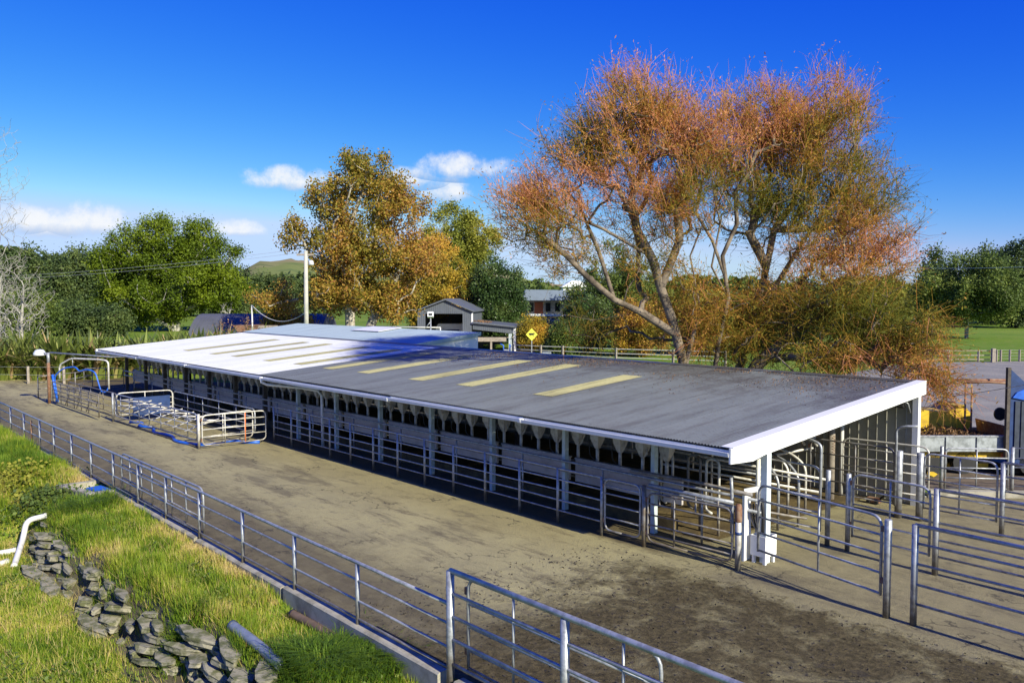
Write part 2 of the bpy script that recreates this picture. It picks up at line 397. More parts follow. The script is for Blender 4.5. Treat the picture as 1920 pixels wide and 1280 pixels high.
    nz = n.new('ShaderNodeTexNoise'); nz.inputs['Scale'].default_value = 2.2; nz.inputs['Detail'].default_value = 5; l.new(p, nz.inputs['Vector'])
    sc = n.new('ShaderNodeVectorMath'); sc.operation = 'SCALE'; sc.inputs['Scale'].default_value = 1.3; l.new(nz.outputs['Color'], sc.inputs[0])
    l.new(sc.outputs[0], wp.inputs[1]); l.new(wp.outputs[0], vo.inputs['Vector'])
    crack = math_(n, l, 'MULTIPLY', sstep(n, l, vo.outputs['Distance'], .014, .004), sstep(n, l, wide, .47, .56))
    c = mixc(n, l, math_(n, l, 'MULTIPLY', crack, .7), c, (.05, .043, .033))
    l.new(c, b.inputs['Base Color']); b.inputs['Roughness'].default_value = .88; b.inputs['Specular IOR Level'].default_value = .2
    l.new(sstep(n, l, mid, .5, .75, .9, .6), b.inputs['Roughness'])
    h = math_(n, l, 'ADD', grit, math_(n, l, 'MULTIPLY', mid, 1.5))
    h = math_(n, l, 'ADD', h, math_(n, l, 'MULTIPLY', man, math_(n, l, 'MULTIPLY', noise(n, l, p, 6, 6, .8), 2.5)))
    bump(n, l, b, h, .85, .03)
    return m
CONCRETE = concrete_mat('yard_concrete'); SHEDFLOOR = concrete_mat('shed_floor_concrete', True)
def roof_mat(name, base, dirt, amount, metal, rough, litter=False):
    m, n, l, b = nodes_of(name)
    p = pos(n); sep = n.new('ShaderNodeSeparateXYZ'); l.new(p, sep.inputs[0]); X, Y = sep.outputs[0], sep.outputs[1]
    st = n.new('ShaderNodeVectorMath'); st.operation = 'MULTIPLY'; st.inputs[1].default_value = (1.6, .22, 1); l.new(p, st.inputs[0])
    s = noise(n, l, st.outputs[0], 1.6, 6, .65); w = noise(n, l, p, .5, 5, .65); f = noise(n, l, p, 9, 4, .7)
    c = mixc(n, l, sstep(n, l, s, .42, .72, 0, amount), base, dirt)
    c = mixc(n, l, sstep(n, l, f, .5, .75, 0, amount * .6), c, tuple(q * .7 for q in dirt))
    if litter:   # lichen and grime under the overhanging willow
        k = math_(n, l, 'ADD', math_(n, l, 'MULTIPLY', Y, .30), math_(n, l, 'MULTIPLY', math_(n, l, 'SUBTRACT', w, .5), 4.0))
        g = math_(n, l, 'MULTIPLY', sstep(n, l, k, .95, 1.9), sstep(n, l, X, -17, -10))
        c = mixc(n, l, math_(n, l, 'MULTIPLY', g, sstep(n, l, f, .35, .6, .4, .78)), c, (.05, .043, .037))
    oi = n.new('ShaderNodeObjectInfo')     # each sheet weathers a little differently
    c2 = n.new('ShaderNodeHueSaturation'); l.new(math_(n, l, 'MULTIPLY_ADD', oi.outputs['Random'], .16 * amount, 1 - .08 * amount), c2.inputs['Value']); l.new(c, c2.inputs['Color']); c = c2.outputs[0]
    sc = math_(n, l, 'ABSOLUTE', math_(n, l, 'SUBTRACT', math_(n, l, 'FRACT', math_(n, l, 'MULTIPLY', math_(n, l, 'ADD', Y, 20.35), .69)), .5))
    c = mixc(n, l, math_(n, l, 'MULTIPLY', sstep(n, l, sc, .016, .006), sstep(n, l, f, .46, .56, 0, .5 * amount)), c, (.10, .09, .08))
    l.new(c, b.inputs['Base Color']); b.inputs['Metallic'].default_value = metal; b.inputs['Roughness'].default_value = rough
    return m
ROOFG = roof_mat('grey_roof_steel', (.15, .165, .167), (.09, .09, .088), .8, .12, .45, True)
ROOFW = roof_mat('white_roof_steel', (.60, .61, .62), (.47, .48, .50), .6, 0.0, .5)
ROOFZ = roof_mat('zinc_roof_steel', (.40, .49, .50), (.32, .39, .41), .5, .15, .45)
ROOFS = roof_mat('fibreglass_skylight', (.36, .335, .165), (.19, .175, .09), 1.0, 0.0, .7)
def hill_mat():
    m, n, l, b = nodes_of('hill_pasture')
    p = pos(n); f = noise(n, l, p, .0065, 5, .6); g = noise(n, l, p, .02, 5, .6)
    c = mixc(n, l, sstep(n, l, f, .4, .62), (.17, .20, .07), (.30, .24, .14))
    c = mixc(n, l, sstep(n, l, g, .56, .64, 0, .8), c, (.11, .15, .06))
    l.new(c, b.inputs['Base Color']); b.inputs['Roughness'].default_value = 1; b.inputs['Specular IOR Level'].default_value = 0
    return m
HILLM = hill_mat()

# ------------------------------------------------------------------ the setting: ground, yard, track, hills
def smooth(a, b, x):
    t = np.clip((x - a) / (b - a), 0, 1); return t * t * (3 - 2 * t)
def vnoise(x, y, s, seed=0):
    """cheap smooth value noise on arrays"""
    x = np.asarray(x, float) * s + seed * 17.3; y = np.asarray(y, float) * s + seed * 9.1
    xi, yi = np.floor(x), np.floor(y); xf, yf = x - xi, y - yi
    h = lambda a, b: np.modf(np.abs(np.sin(a * 127.1 + b * 311.7 + seed) * 43758.5453))[0]
    u, v = xf * xf * (3 - 2 * xf), yf * yf * (3 - 2 * yf)
    return (h(xi, yi) * (1 - u) + h(xi + 1, yi) * u) * (1 - v) + (h(xi, yi + 1) * (1 - u) + h(xi + 1, yi + 1) * u) * v
def rubble_y(x):
    return np.interp(x, [-19, -15.8, -12.5, -8.5, -6, -3, 0], [-11.0, -9.85, -10.1, -10.0, -9.85, -9.65, -9.5]) + .08 * np.sin(np.asarray(x) * 2.3)
def ground_z(x, y):
    x = np.asarray(x, float); y = np.asarray(y, float)
    ry = rubble_y(x)
    upper = -.10 - .10 * np.clip(-8.25 - y, 0, 3) + .10 * (vnoise(x, y, .8, 3) - .5)
    upper = upper - .24 * smooth(-6.0, -4.2, x) * smooth(-9.9, -8.6, y)
    upper = upper + .30 * smooth(-17.8, -20, x) * smooth(-8.2, -8.8, y)
    soft = .35 + 1.3 * smooth(-14.5, -18, x)
    t = smooth(ry + soft * .5, ry - soft, y)
    low = -1.15 + .12 * (vnoise(x, y, .35, 5) - .5) - .03 * np.clip(-11 - y, 0, 8)
    z = upper * (1 - t) + low * t
    far = smooth(-45, -62, x) + smooth(16, 30, x)
    z = z * (1 - np.clip(far, 0, 1)) * smooth(-8.0, -8.2, y)
    return np.where(y > -8.05, -.03, z)
gx = np.unique(np.concatenate([[-5000, -2500, -1200, -600, -300, -180, -120, -90, -75], np.arange(-62, -28, 1.0), np.arange(-28, 6.01, .22), np.arange(7, 34, 1.0), [50, 90, 200, 500, 1200, 2500, 5000]]))
gy = np.unique(np.concatenate([[-3000, -1200, -500, -200, -100, -60, -40, -30, -25], np.arange(-22, -8.3, .22), [-8.25, -8.2, -8.15, -8.1, -8.04, -7.5, 0, 8, 30, 70, 150, 300, 600, 1200, 2500, 5000]]))
GX, GY = np.meshgrid(gx, gy)
GZ = ground_z(GX, GY)
V = np.stack([GX, GY, GZ], -1).reshape(-1, 3); nx = len(gx)
ii, jj = np.meshgrid(np.arange(nx - 1), np.arange(len(gy) - 1)); a = (jj * nx + ii).ravel()
ground = obj('ground', mesh_np('ground', V, np.stack([a, a + 1, a + nx + 1, a + nx], -1), smooth=True), PASTURE, kind='structure')

def sheet(name, poly, z, mat):
    me = bpy.data.meshes.new(name); me.from_pydata([(x, y, z) for x, y in poly], [], [tuple(range(len(poly)))]); me.update()
    return obj(name, me, mat, kind='structure')
def slab(name, poly, z0, z1, mat):
    return obj(name, MB().prism(poly, 'z', z0, z1).mesh(name), mat, kind='structure')
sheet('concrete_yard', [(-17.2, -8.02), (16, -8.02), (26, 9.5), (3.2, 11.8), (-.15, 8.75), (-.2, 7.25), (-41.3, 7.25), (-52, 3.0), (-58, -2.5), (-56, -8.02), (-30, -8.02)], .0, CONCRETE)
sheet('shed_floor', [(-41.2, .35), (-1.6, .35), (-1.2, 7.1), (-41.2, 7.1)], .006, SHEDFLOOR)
# gravel drive behind the shed
drive = [bearing(px, D)[:2] for px, D in ((1560, 58), (1700, 70), (1930, 72), (2100, 72), (2300, 40), (2200, 26), (1905, 26.5), (1740, 27.5), (1640, 36))]
sheet('gravel_drive', drive, -.012, GRAVEL)
sheet('farm_track', [bearing(px, D)[:2] for px, D in ((-350, 54), (40, 53.5), (330, 61), (560, 70), (560, 76), (330, 67), (40, 58), (-350, 58.5))], -.016, simple('dry_earth', (.30, .235, .13), .95, 0, (.20, .17, .08), .8))
sheet('shed_apron', [bearing(px, D)[:2] for px, D in ((700, 62), (985, 72), (1010, 78), (1000, 86), (760, 88), (640, 74))], -.014, simple('pale_gravel', (.40, .34, .25), .95, 0, (.28, .23, .15), .7))
# kerb nib along the outer fence, with the sump notch
kerb = thing('kerb', 'low mossy concrete nib wall under the outer pipe fence', 'kerb', (-9, -8.14, 0))
for x0, x1, z0, z1 in ((-15.4, -9.4, -.5, .075), (-5.05, -.22, -.75, .085), (-9.3, -5.15, -.5, .05)):
    mb = MB(); xs = np.arange(x0, x1 + .01, (x1 - x0) / max(1, round((x1 - x0) / .5)))
    for p, q in zip(xs[:-1], xs[1:]): pass
    mb.prism([(-8.23, z0), (-8.03, z0), (-8.03, z1 - .02), (-8.05, z1), (-8.20, z1 - .005), (-8.23, z1 - .03)], 'x', x0, x1)
    part('nib', mb, KERB, kerb)
part('nib', MB().prism([(-15.42, -8.23), (-15.42, -8.05), (-15.62, -8.05), (-15.62, -8.62), (-17.05, -8.95), (-17.05, -8.22), (-17.25, -8.22), (-17.25, -9.2), (-15.42, -8.82)][::-1], 'z', -.5, .085), KERB, kerb)
part('nib', MB().prism([(-8.23, -.4), (-8.03, -.4), (-8.03, .06), (-8.2, .06)], 'x', -34, -17.28), KERB, kerb)
nib2 = MB().prism([(-8.25, -.8), (-8.03, -.8), (-8.03, .08), (-8.06, .10), (-8.22, .095), (-8.25, .06)], 'x', .16, 12)
part('nib', nib2, KERB, kerb)
# distant hills, a real height field
def hill_h(az, D):
    a = np.degrees(az)
    h = 70 * np.exp(-((a + 15.3) / 4.6) ** 2) * np.exp(-((D - 1500) / 330) ** 2)
    h += 48 * np.exp(-((a + 9) / 4.5) ** 2) * np.exp(-((D - 1650) / 300) ** 2)
    h += 66 * np.exp(-((a + 1.5) / 3.2) ** 2) * np.exp(-((D - 2100) / 350) ** 2)
    h += 52 * np.exp(-((a - 9) / 9) ** 2) * np.exp(-((D - 2300) / 350) ** 2)
    h += 60 * np.exp(-((a + 48) / 12) ** 2) * np.exp(-((D - 1800) / 400) ** 2) + 60 * np.exp(-((a - 48) / 12) ** 2) * np.exp(-((D - 1900) / 400) ** 2)
    return h
az = np.radians(np.linspace(-65, 65, 200)); dd = np.linspace(820, 3000, 60)
AZ, DD = np.meshgrid(az, dd)
hz = hill_h(AZ, DD) * (.86 + .28 * vnoise(AZ * 60, DD * .006, 1.0, 2)) - 1.5
HX = CAM[0] + DD * (FWD[0] * np.cos(AZ) + RIGHT[0] * np.sin(AZ)); HY = CAM[1] + DD * (FWD[1] * np.cos(AZ) + RIGHT[1] * np.sin(AZ))
a = (np.arange(59)[:, None] * 200 + np.arange(199)[None]).ravel()
obj('hills', mesh_np('hills', np.stack([HX, HY, hz], -1).reshape(-1, 3), np.stack([a, a + 1, a + 201, a + 200], -1), smooth=True), HILLM, kind='structure')

sheet('bare_soil', [bearing(px, D)[:2] for px, D in ((1640, 27), (1725, 24.6), (1760, 23.2), (2100, 22.6), (2300, 24), (2300, 29), (1700, 29))], -.008, simple('bare_soil', (.10, .075, .05), .95, 0, (.16, .12, .08), 2.5, .4, .6, .6, 14))
# ------------------------------------------------------------------ the milking shed
SL = (3.255 - 2.555) / 8.75
def roof_z(y): return 2.555 + SL * (y + 1.45)
shed = thing('milking_shed', 'long open sided milking shed with low sloping corrugated roof, half white, half grey', 'shed', (-20, 3, 0))
SHW = 41.36 / 54
def corrugated(y0, y1, w, pitch=.0766, amp=.013, lift=0.0, zf=None, rows=2):
    zf = zf or roof_z
    n = int(round(w / pitch)) * 6; xs = np.linspace(0, -w, n + 1); ys = np.linspace(y0, y1, rows)
    v = [(x, y, zf(y) + lift + amp * math.sin(2 * math.pi * -x / pitch)) for y in ys for x in xs]
    f = [(j * (n + 1) + i + 1, j * (n + 1) + i, (j + 1) * (n + 1) + i, (j + 1) * (n + 1) + i + 1) for j in range(rows - 1) for i in range(n)]
    me = bpy.data.meshes.new('roof_sheet'); me.from_pydata(v, [], f); me.shade_smooth(); me.update(); return me
me_g = corrugated(-1.42, 7.3, SHW); me_w = me_g.copy(); me_g.materials.append(ROOFG); me_w.materials.append(ROOFW)
for k in range(54):
    obj('roof_sheet', me_g if k < 27 else me_w, None, shed, (.06 - k * SHW, 0, 0.002 * (k % 2)))
for x, ya, yb in [(-7.1, .78, 4.62), (-10.6, .78, 5.6), (-13.1, .70, 5.6), (-16.45, .76, 5.7), (-18.9, .70, 5.7), (-21.5, .80, 5.7), (-24.15, .72, 5.7), (-27.6, .78, 5.68), (-29.95, .70, 5.66), (-33.4, .72, 5.72)]:
    me = corrugated(ya, yb, .766, lift=.018, amp=.013); me.name = 'skylight'; obj('skylight', me, ROOFS, shed, (x, 0, 0))
# ridge capping and gable flashing
part('ridge_cap', MB().prism([(7.05, roof_z(7.05) + .022), (7.34, roof_z(7.34) + .03), (7.36, roof_z(7.34) - .12), (7.34, roof_z(7.34) - .12), (7.32, roof_z(7.32) + .012), (7.05, roof_z(7.05) + .014)], 'x', -41.3, .1), ROOFG, shed)
part('barge_flashing', MB().prism([(-1.46, roof_z(-1.46) + .016), (7.38, roof_z(7.38) + .018), (7.38, roof_z(7.38) + .03), (-1.46, roof_z(-1.46) + .028)], 'x', -.10, .17), GREYMET if False else WHITEP, shed)
def barge(x0, x1):
    zt = lambda y: roof_z(y) + .012
    return MB().prism([(-1.50, zt(-1.5)), (-1.50, zt(-1.5) - .30), (-.72, zt(-.72) - .40), (-.3, zt(-.3) - .36), (7.40, zt(7.4) - .34), (7.40, zt(7.4))][::-1], 'x', x0, x1)
def bargemat():
    m, n, l, b = nodes_of('peeling_white_board')
    p = pos(n); st = n.new('ShaderNodeVectorMath'); st.operation = 'MULTIPLY'; st.inputs[1].default_value = (1, 1.0, 2.5); l.new(p, st.inputs[0])
    f = noise(n, l, st.outputs[0], 3.2, 7, .75); w = noise(n, l, p, .6, 3)
    fl = math_(n, l, 'MULTIPLY', sstep(n, l, f, .63, .66), sstep(n, l, w, .48, .56))
    c = mixc(n, l, fl, (.84, .84, .80), (.33, .30, .25)); l.new(c, b.inputs['Base Color']); b.inputs['Roughness'].default_value = .55
    return m
PEEL = bargemat()
part('barge_board', barge(.105, .15), PEEL, shed); part('barge_board', barge(-41.36, -41.31), PEEL, shed)
# fascia, gutter in lengths with joints, downpipe
part('fascia_board', MB().box(-41.28, .10, -1.36, -1.33, 2.36, 2.535), POSTDARK, shed)
gx_ = [.10, -5.9, -11.8, -20.4, -28, -34.5, -41.4]
for k, (p, q) in enumerate(zip(gx_[:-1], gx_[1:])):
    dz = .105 + .014 * math.sin(k * 2.1)
    g = MB().prism([(-1.37, 2.40 + dz), (-1.37, 2.285 + dz), (-1.45, 2.27 + dz), (-1.51, 2.29 + dz), (-1.525, 2.372 + dz), (-1.515, 2.376 + dz), (-1.50, 2.30 + dz), (-1.45, 2.283 + dz), (-1.385, 2.295 + dz), (-1.385, 2.40 + dz)][::-1], 'x', q + .004, p)
    gut_ = part('gutter', g, WHITEP, shed)
    if k: part('gutter_joint', MB().prism([(-1.366, 2.38 + dz), (-1.366, 2.275 + dz), (-1.45, 2.258 + dz), (-1.525, 2.28 + dz), (-1.54, 2.378 + dz)][::-1], 'x', p - .05, p + .05), WHITEP, gut_)
part('downpipe', MB().tube([(-20.35, -1.47, 2.42), (-20.35, -1.47, 2.30), (-20.25, -1.30, 2.20), (-19.0, -.55, 2.12), (-18.2, -.30, 2.06), (-18.05, -.22, 1.9), (-18.05, -.20, 0)], .055, 10), WHITEP, shed, True)
# posts, rafters, purlins
BAY = 2.9
for k in range(15):
    x = -BAY * k
    if k == 14: x = -40.9
    dark = k >= 8
    pm = POSTDARK if dark else POSTPAINT
    if k == 0: pm = simple('pale_corner_post', (.66, .74, .76), .55, 0, (.55, .62, .64), 3)
    s = .07 if k == 0 else (.055 if not dark else .07)
    part('post', MB().box(x - s, x + s, -s - .01, s + .01, 0, roof_z(0) - .10), pm, shed)
    part('rafter', MB().beam((x + (.13 if k else -.06), -1.3, roof_z(-1.3) - .12), (x + (.13 if k else -.06), 7.1, roof_z(7.1) - .12), .05, .19), POSTDARK, shed)
    if k % 2 == 0 and k > 1: part('inner_post', MB().box(x - .07, x + .07, 3.5, 3.64, 0, roof_z(3.57) - .1), POSTDARK, shed)
for y in (-1.15, .35, 1.8, 3.3, 4.8, 6.2):
    part('purlin', MB().box(-41.2, .08, y - .025, y + .025, roof_z(y) - .088, roof_z(y) - .014), POSTDARK, shed)
part('corner_post', MB().box(-.06, .09, 7.10, 7.25, 0, roof_z(7.2) - .06), WHITEP, shed)
# ribbed steel back wall, one sheet after another
WALLM = simple('olive_grey_cladding', (.36, .345, .27), .55, 0, (.27, .26, .20), 1.1)
v = []; f = []
prof = [(0, 0), (-.17, 0), (-.18, .022), (-.20, .022), (-.21, 0), (-.42, 0), (-.43, .022), (-.45, .022), (-.46, 0), (-.68, 0), (-.69, .022), (-.71, .022), (-.72, 0), (-SHW + .004, 0)]
for z in (.05, 3.05):
    for px_, py_ in prof: v.append((px_, 7.14 - py_, z))
npf = len(prof)
f = [(i, i + 1, npf + i + 1, npf + i) for i in range(npf - 1)]
wm = bpy.data.meshes.new('wall_panel'); wm.from_pydata(v, [], f); wm.materials.append(WALLM); wm.update()
for k in range(54): obj('wall_panel', wm, None, shed, (-.05 - k * SHW, .002 * (k % 2), 0))
part('wall_base', MB().box(-41.3, .04, 7.16, 7.26, 0, 3.0), simple('wall_lining', (.25, .24, .2), .8), shed)
# splash panels behind the cows, one per bay, with capping, and the rump rails
for k in range(14):
    x1 = -BAY * k - .1 if k else -2.35; x0 = -BAY * (k + 1) + .1 if k < 13 else -40.7
    if k == 0: x0 = -2.85; x1 = -2.3
    part('splash_panel', MB().box(x0 + .01, x1 - .01, .26, .32, .72, 1.30), CREAMP, shed)
    part('panel_cap', MB().box(x0, x1, .23, .35, 1.302, 1.335), GALV, shed)
for z in (1.30, 1.06):
    part('rump_rail', MB().tube([(-40.8, -.16, z), (-1.9, -.16, z), (.0, -.16, z)], .033, 8), GALV, shed, True)
for k in range(28):
    x = -1.45 - 1.45 * k
    if k % 2 == 0: part('rail_stay', MB().tube([(x, -.16, 0), (x, -.16, 1.31)], .026, 6), GALV, shed, True)
for y, z in ((1.0, .62), (1.0, 1.05), (2.2, 1.3), (2.2, .7), (5.0, 1.1), (5.0, 1.6), (5.0, .6), (1.0, 1.62), (3.4, 2.25), (4.1, 2.15), (2.6, 2.2)):
    part('inner_rail', MB().tube([(-40, y, z), (-3.2, y, z)], .03, 6), GALV_DARK if y < 3 else GALV, shed, True)
for k in range(18):
    part('milk_line', MB().tube([(-4 - 2.1 * k, 3.0, 2.3), (-4 - 2.1 * k, 3.0, .9)], .022, 6), GALV_PALE, shed, True)
for k in range(26):   # concrete edge of the cow standing, dirty
    pass
part('standing_kerb', MB().box(-41, -2.6, .36, .52, .007, .30), SHEDFLOOR, shed)

# feed hoppers hung in a row under the front of the roof
hb = MB()
hb.add([(-.075, -.075, .66), (.075, -.075, .66), (.075, .075, .66), (-.075, .075, .66), (-.08, -.08, .50), (.08, -.08, .50), (.08, .08, .50), (-.08, .08, .50),
        (-.12, -.115, .46), (.12, -.115, .46), (.12, .115, .46), (-.12, .115, .46), (-.115, -.11, .27), (.115, -.11, .27), (.115, .11, .27), (-.115, .11, .27),
        (-.042, -.042, .06), (.042, -.042, .06), (.042, .042, .06), (-.042, .042, .06)],
       [(0, 1, 2, 3)] + [(a + i, a + 4 + i, a + 4 + (i + 1) % 4, a + (i + 1) % 4) for a in (0, 4, 8, 12) for i in range(4)] + [(19, 18, 17, 16)])
hm = hb.mesh('hopper_tub'); hm.materials.append(HOPPER)
tm = MB().tube([(0, 0, .08), (0, 0, -.24)], .04, 8).mesh('drop_tube', True); tm.materials.append(HOPPER)
bm_ = MB().box(-.125, .125, -.12, .12, .455, .49).mesh('band'); bm_.materials.append(BLACKR)
am = MB().tube([(.10, .02, .30), (.15, -.02, .16), (.04, -.03, .04)], .018, 6).mesh('auger_arm', True); am.materials.append(HOPPER)
am2 = MB().tube([(.03, .0, .5), (.34, .04, .54)], .022, 6).mesh('feed_pipe', True); am2.materials.append(GALV_DARK)
hzm = MB().tube(bent([(.02, -.06, .42), (-.16, -.10, .22), (-.12, -.12, -.12), (.02, -.08, -.2)], .15), .013, 6).mesh('milk_hose', True); hzm.materials.append(BLACKR)
hx = [-2.85 - .725 * i for i in range(52)]
ORD = 'first second third fourth fifth sixth seventh eighth ninth tenth eleventh twelfth thirteenth fourteenth fifteenth sixteenth seventeenth eighteenth nineteenth twentieth'.split(); ORD += ['twenty-' + o for o in ORD[:9]] + ['thirtieth'] + ['thirty-' + o for o in ORD[:9]] + ['fortieth'] + ['forty-' + o for o in ORD[:9]] + ['fiftieth'] + ['fifty-' + o for o in ORD[:9]]
for i, x in enumerate(hx):
    if x < -40.3: break
    r = thing('feed_hopper', 'grey plastic feed hopper with drop tube, %s in the row from the near corner' % ORD[i], 'feed hopper', (x + random.uniform(-.03, .03), .40, 1.57 + random.uniform(-.015, .015)), 'feed hoppers in a row under the front of the roof')
    r['_local'] = 1; r.rotation_euler[2] = random.uniform(-.12, .12); r.scale = (1.12, 1.12, 1.1)
    for nm, me in (('hopper_tub', hm), ('drop_tube', tm), ('band', bm_), ('feed_pipe', am2)) + ((('auger_arm', am),) if i % 3 else ()) + ((('milk_hose', hzm),) if random.random() < .4 else ()):
        o = bpy.data.objects.new(nm, me); COL.objects.link(o); o.parent = r

# milk room behind: the roof carries on up the slope
milk = thing('milk_room', 'milk room with pale blue steel roof joined to back of the shed', 'building', (-32, 9, 0))
zf2 = lambda y: 3.255 + (3.70 - 3.255) / (11.2 - 7.36) * (y - 7.36) + .03
me_m = corrugated(7.37, 11.2, SHW, zf=zf2, amp=.007); me_m.materials.append(ROOFZ)
for k in range(25): obj('roof_sheet', me_m, None, milk, (-22.85 - k * SHW, 0, .002 * (k % 2)))
part('roof_edge', MB().prism([(7.37, zf2(7.37) + .02), (11.22, zf2(11.22) + .02), (11.22, zf2(11.22) - .16), (7.37, zf2(7.37) - .16)][::-1], 'x', -22.83, -22.79), ROOFZ, milk)
part('wall', MB().prism([(7.38, 0), (11.1, 0), (11.1, zf2(11.1) - .05), (7.38, zf2(7.38) - .05)], 'x', -23.0, -22.9), WHITEP, milk)
part('wall', MB().box(-41.9, -23.01, 11.0, 11.1, 0, 3.6), WHITEP, milk)
part('wall', MB().prism([(7.38, 0), (11.1, 0), (11.1, zf2(11.1) - .05), (7.38, zf2(7.38) - .05)], 'x', -42.0, -41.9), WHITEP, milk)
part('vent_sheet', MB().prism([(9.6, zf2(9.6) + .05), (11.1, zf2(11.1) + .05), (11.1, zf2(11.1) + .07), (9.6, zf2(9.6) + .07)][::-1], 'x', -32.5, -29.6), WHITEP, milk)
# pipework and floodlight above the milk room
rp = thing('roof_pipework', 'white pipe rail and tank fittings standing behind the milk room roof', 'pipework', (-30, 12.2, 0))
for a_, b_ in (((690, 64, 618), (690, 64, 612)), ((690, 64, 612), (826, 60, 614)), ((826, 60, 614), (826, 60, 632))):
    A = bearing(a_[0], a_[1]); A[2] = height(a_[2], a_[1]); B = bearing(b_[0], b_[1]); B[2] = height(b_[2], b_[1])
    part('pipe', MB().tube([A, B], .05, 8), PVCW, rp, True)
for px, py, w in ((665, 624, .5), (700, 616, .35), (720, 614, .3), (735, 612, .3), (757, 617, .2)):
    A = bearing(px, 63); z = height(py, 63)
    part('fitting', MB().lathe([(w * .5, 0), (w, .1), (w, z - .3 if z > .5 else .4), (w * .6, z)], (A[0], A[1], 0), 10), LAMPW if px != 757 else ORANGE, rp, True)
fl = bearing(808, 58)
ft = thing('floodlight_mast', 'grey mast with white boxed floodlight in front of the grey shed', 'light', (fl[0], fl[1], 0))
part('mast', MB().tube([fl, (fl[0], fl[1], height(596, 58))], .05, 8), GALV, ft, True)
part('stay', MB().tube([(fl[0], fl[1], height(603, 58)), bearing(798, 58, height(614, 58))], .03, 6), GALV, ft, True)
part('lamp_box', MB().obox((fl[0], fl[1], height(590, 58)), RIGHT * .20 , FWD * .14 + np.array([0, 0, -.05]), np.array([0, 0, .17]) + FWD * .05), WHITEP, ft)
part('lamp_glass', MB().obox(bearing(807, 57.84, height(590, 58)), RIGHT * .13, FWD * .01, np.array([0, 0, .10])), GLASS, ft)

# ------------------------------------------------------------------ pipe fences and gates
def lerp(a, b, t): return tuple(np.asarray(a, float) * (1 - t) + np.asarray(b, float) * t)
def pipe_fence(name, label, posts, rails, rp=.038, rr=.022, rt=None, mat=GALV, post_mat=None, end=None, group=None):
    """posts: (x, y, z0, top); rails: heights; the last rail is the top rail"""
    t = thing(name, label, 'fence', (posts[0][0], posts[0][1], 0), group)
    for x, y, z0, h in posts: part('post', MB().tube([(x, y, z0), (x, y, h)], rp, 10), post_mat or mat, t, True)
    xy = [(p[0], p[1]) for p in posts] + ([end] if end else [])
    for i, z in enumerate(rails):
        off = 0 if i == len(rails) - 1 else .0
        pts = []
        for k, (x, y) in enumerate(xy):
            pts.append((x, y, z + random.uniform(-.006, .006)))
        r = rt if (rt and i == len(rails) - 1) else rr
        part('top_rail' if i == len(rails) - 1 else 'rail', MB().tube(pts, r, 8), mat, t, True)
    return t
def gate(name, label, A, B, z0, z1, rails, uprights=(.5,), r=.021, mat=GALV, square='', hinges=True, rad=.16, droop=0.0, diag=None, group=None, drop=None):
    A, B = np.asarray(A, float), np.asarray(B, float)
    t = thing(name, label, 'gate', (A[0], A[1], 0), group)
    P = lambda s, z: (*(A * (1 - s) + B * s), z - droop * s)
    if name in ('yard_gate', 'folded_gate'):
        part('frame', MB().tube(bent([P(0, z0 - .03), P(0, z1), P(1, z1), P(1, z0 - .03)], rad), r * 1.15, 8), mat, t, True)
        part('rail', MB().tube([P(0, z0), P(1, z0)], r, 7), mat, t, True)
    else:
        part('frame', MB().tube(bent([P(.5, z0), P(0, z0), P(0, z1), P(1, z1), P(1, z0), P(.5, z0)], rad), r * 1.15, 8), mat, t, True)
    for z in rails: part('rail', MB().tube([P(.004, z), P(.996, z)], r * .9, 7), mat, t, True)
    for s in uprights: part('upright', MB().tube([P(s, z0), P(s, z1)], r * .9, 7), mat, t, True)
    if diag:
        for s0, q0, s1, q1 in diag: part('strut', MB().tube([P(s0, q0), P(s1, q1)], r * .9, 7), mat, t, True)
    if hinges:
        L = np.linalg.norm(B - A); s = -.03 / L
        for z in (z0 + .18 * (z1 - z0), z0 + .85 * (z1 - z0)):
            part('hinge', MB().box(*(np.array([-.035, .035]) + P(s, z)[0]), *(np.array([-.02, .02]) + P(s, z)[1]), z - .05, z + .05), RUST, t)
    return t

# outer fence on the concrete nib, left run
ox = [-31.0, -28.8, -26.5, -24.05, -22.1, -19.9, -17.75, -15.6, -13.5, -11.45, -9.33, -7.04, -4.78, -2.57]
fo = pipe_fence('pipe_fence', 'long low galvanised pipe fence along the outer kerb beside the grass bank', [(x, -8.12, -.1, 1.09) for x in ox], (.17, .47, .82, 1.11), .036, .02, .03, end=(-.04, -8.12))
part('post', MB().tube([(-25.3, -8.12, -.1), (-25.3, -8.12, .95)], .03, 8), RUST, fo, True)
# taller run towards the camera
pipe_fence('pipe_fence', 'tall galvanised pipe fence in the right foreground with a gate folded behind it', [(-.04, -8.13, -.55, 1.60), (2.25, -8.13, -.1, 1.57), (4.62, -8.13, -.1, 1.57), (7.0, -8.13, -.1, 1.57)], (.27, .62, .95, 1.28, 1.605), .058, .024, .040, end=(9.0, -8.13))
gate('folded_gate', 'pipe gate folded back against the tall fence in the right foreground', (.18, -7.98), (3.6, -7.98), .22, 1.52, (.48, .82, 1.15), (.28, .56, .84), rad=.2)
gate('folded_gate', 'pipe gate folded along the low outer fence beside the sump notch', (-15.3, -7.98), (-9.45, -7.98), .12, 1.13, (.45, .82), (.12, .28, .42, .66, .82), rad=.25)
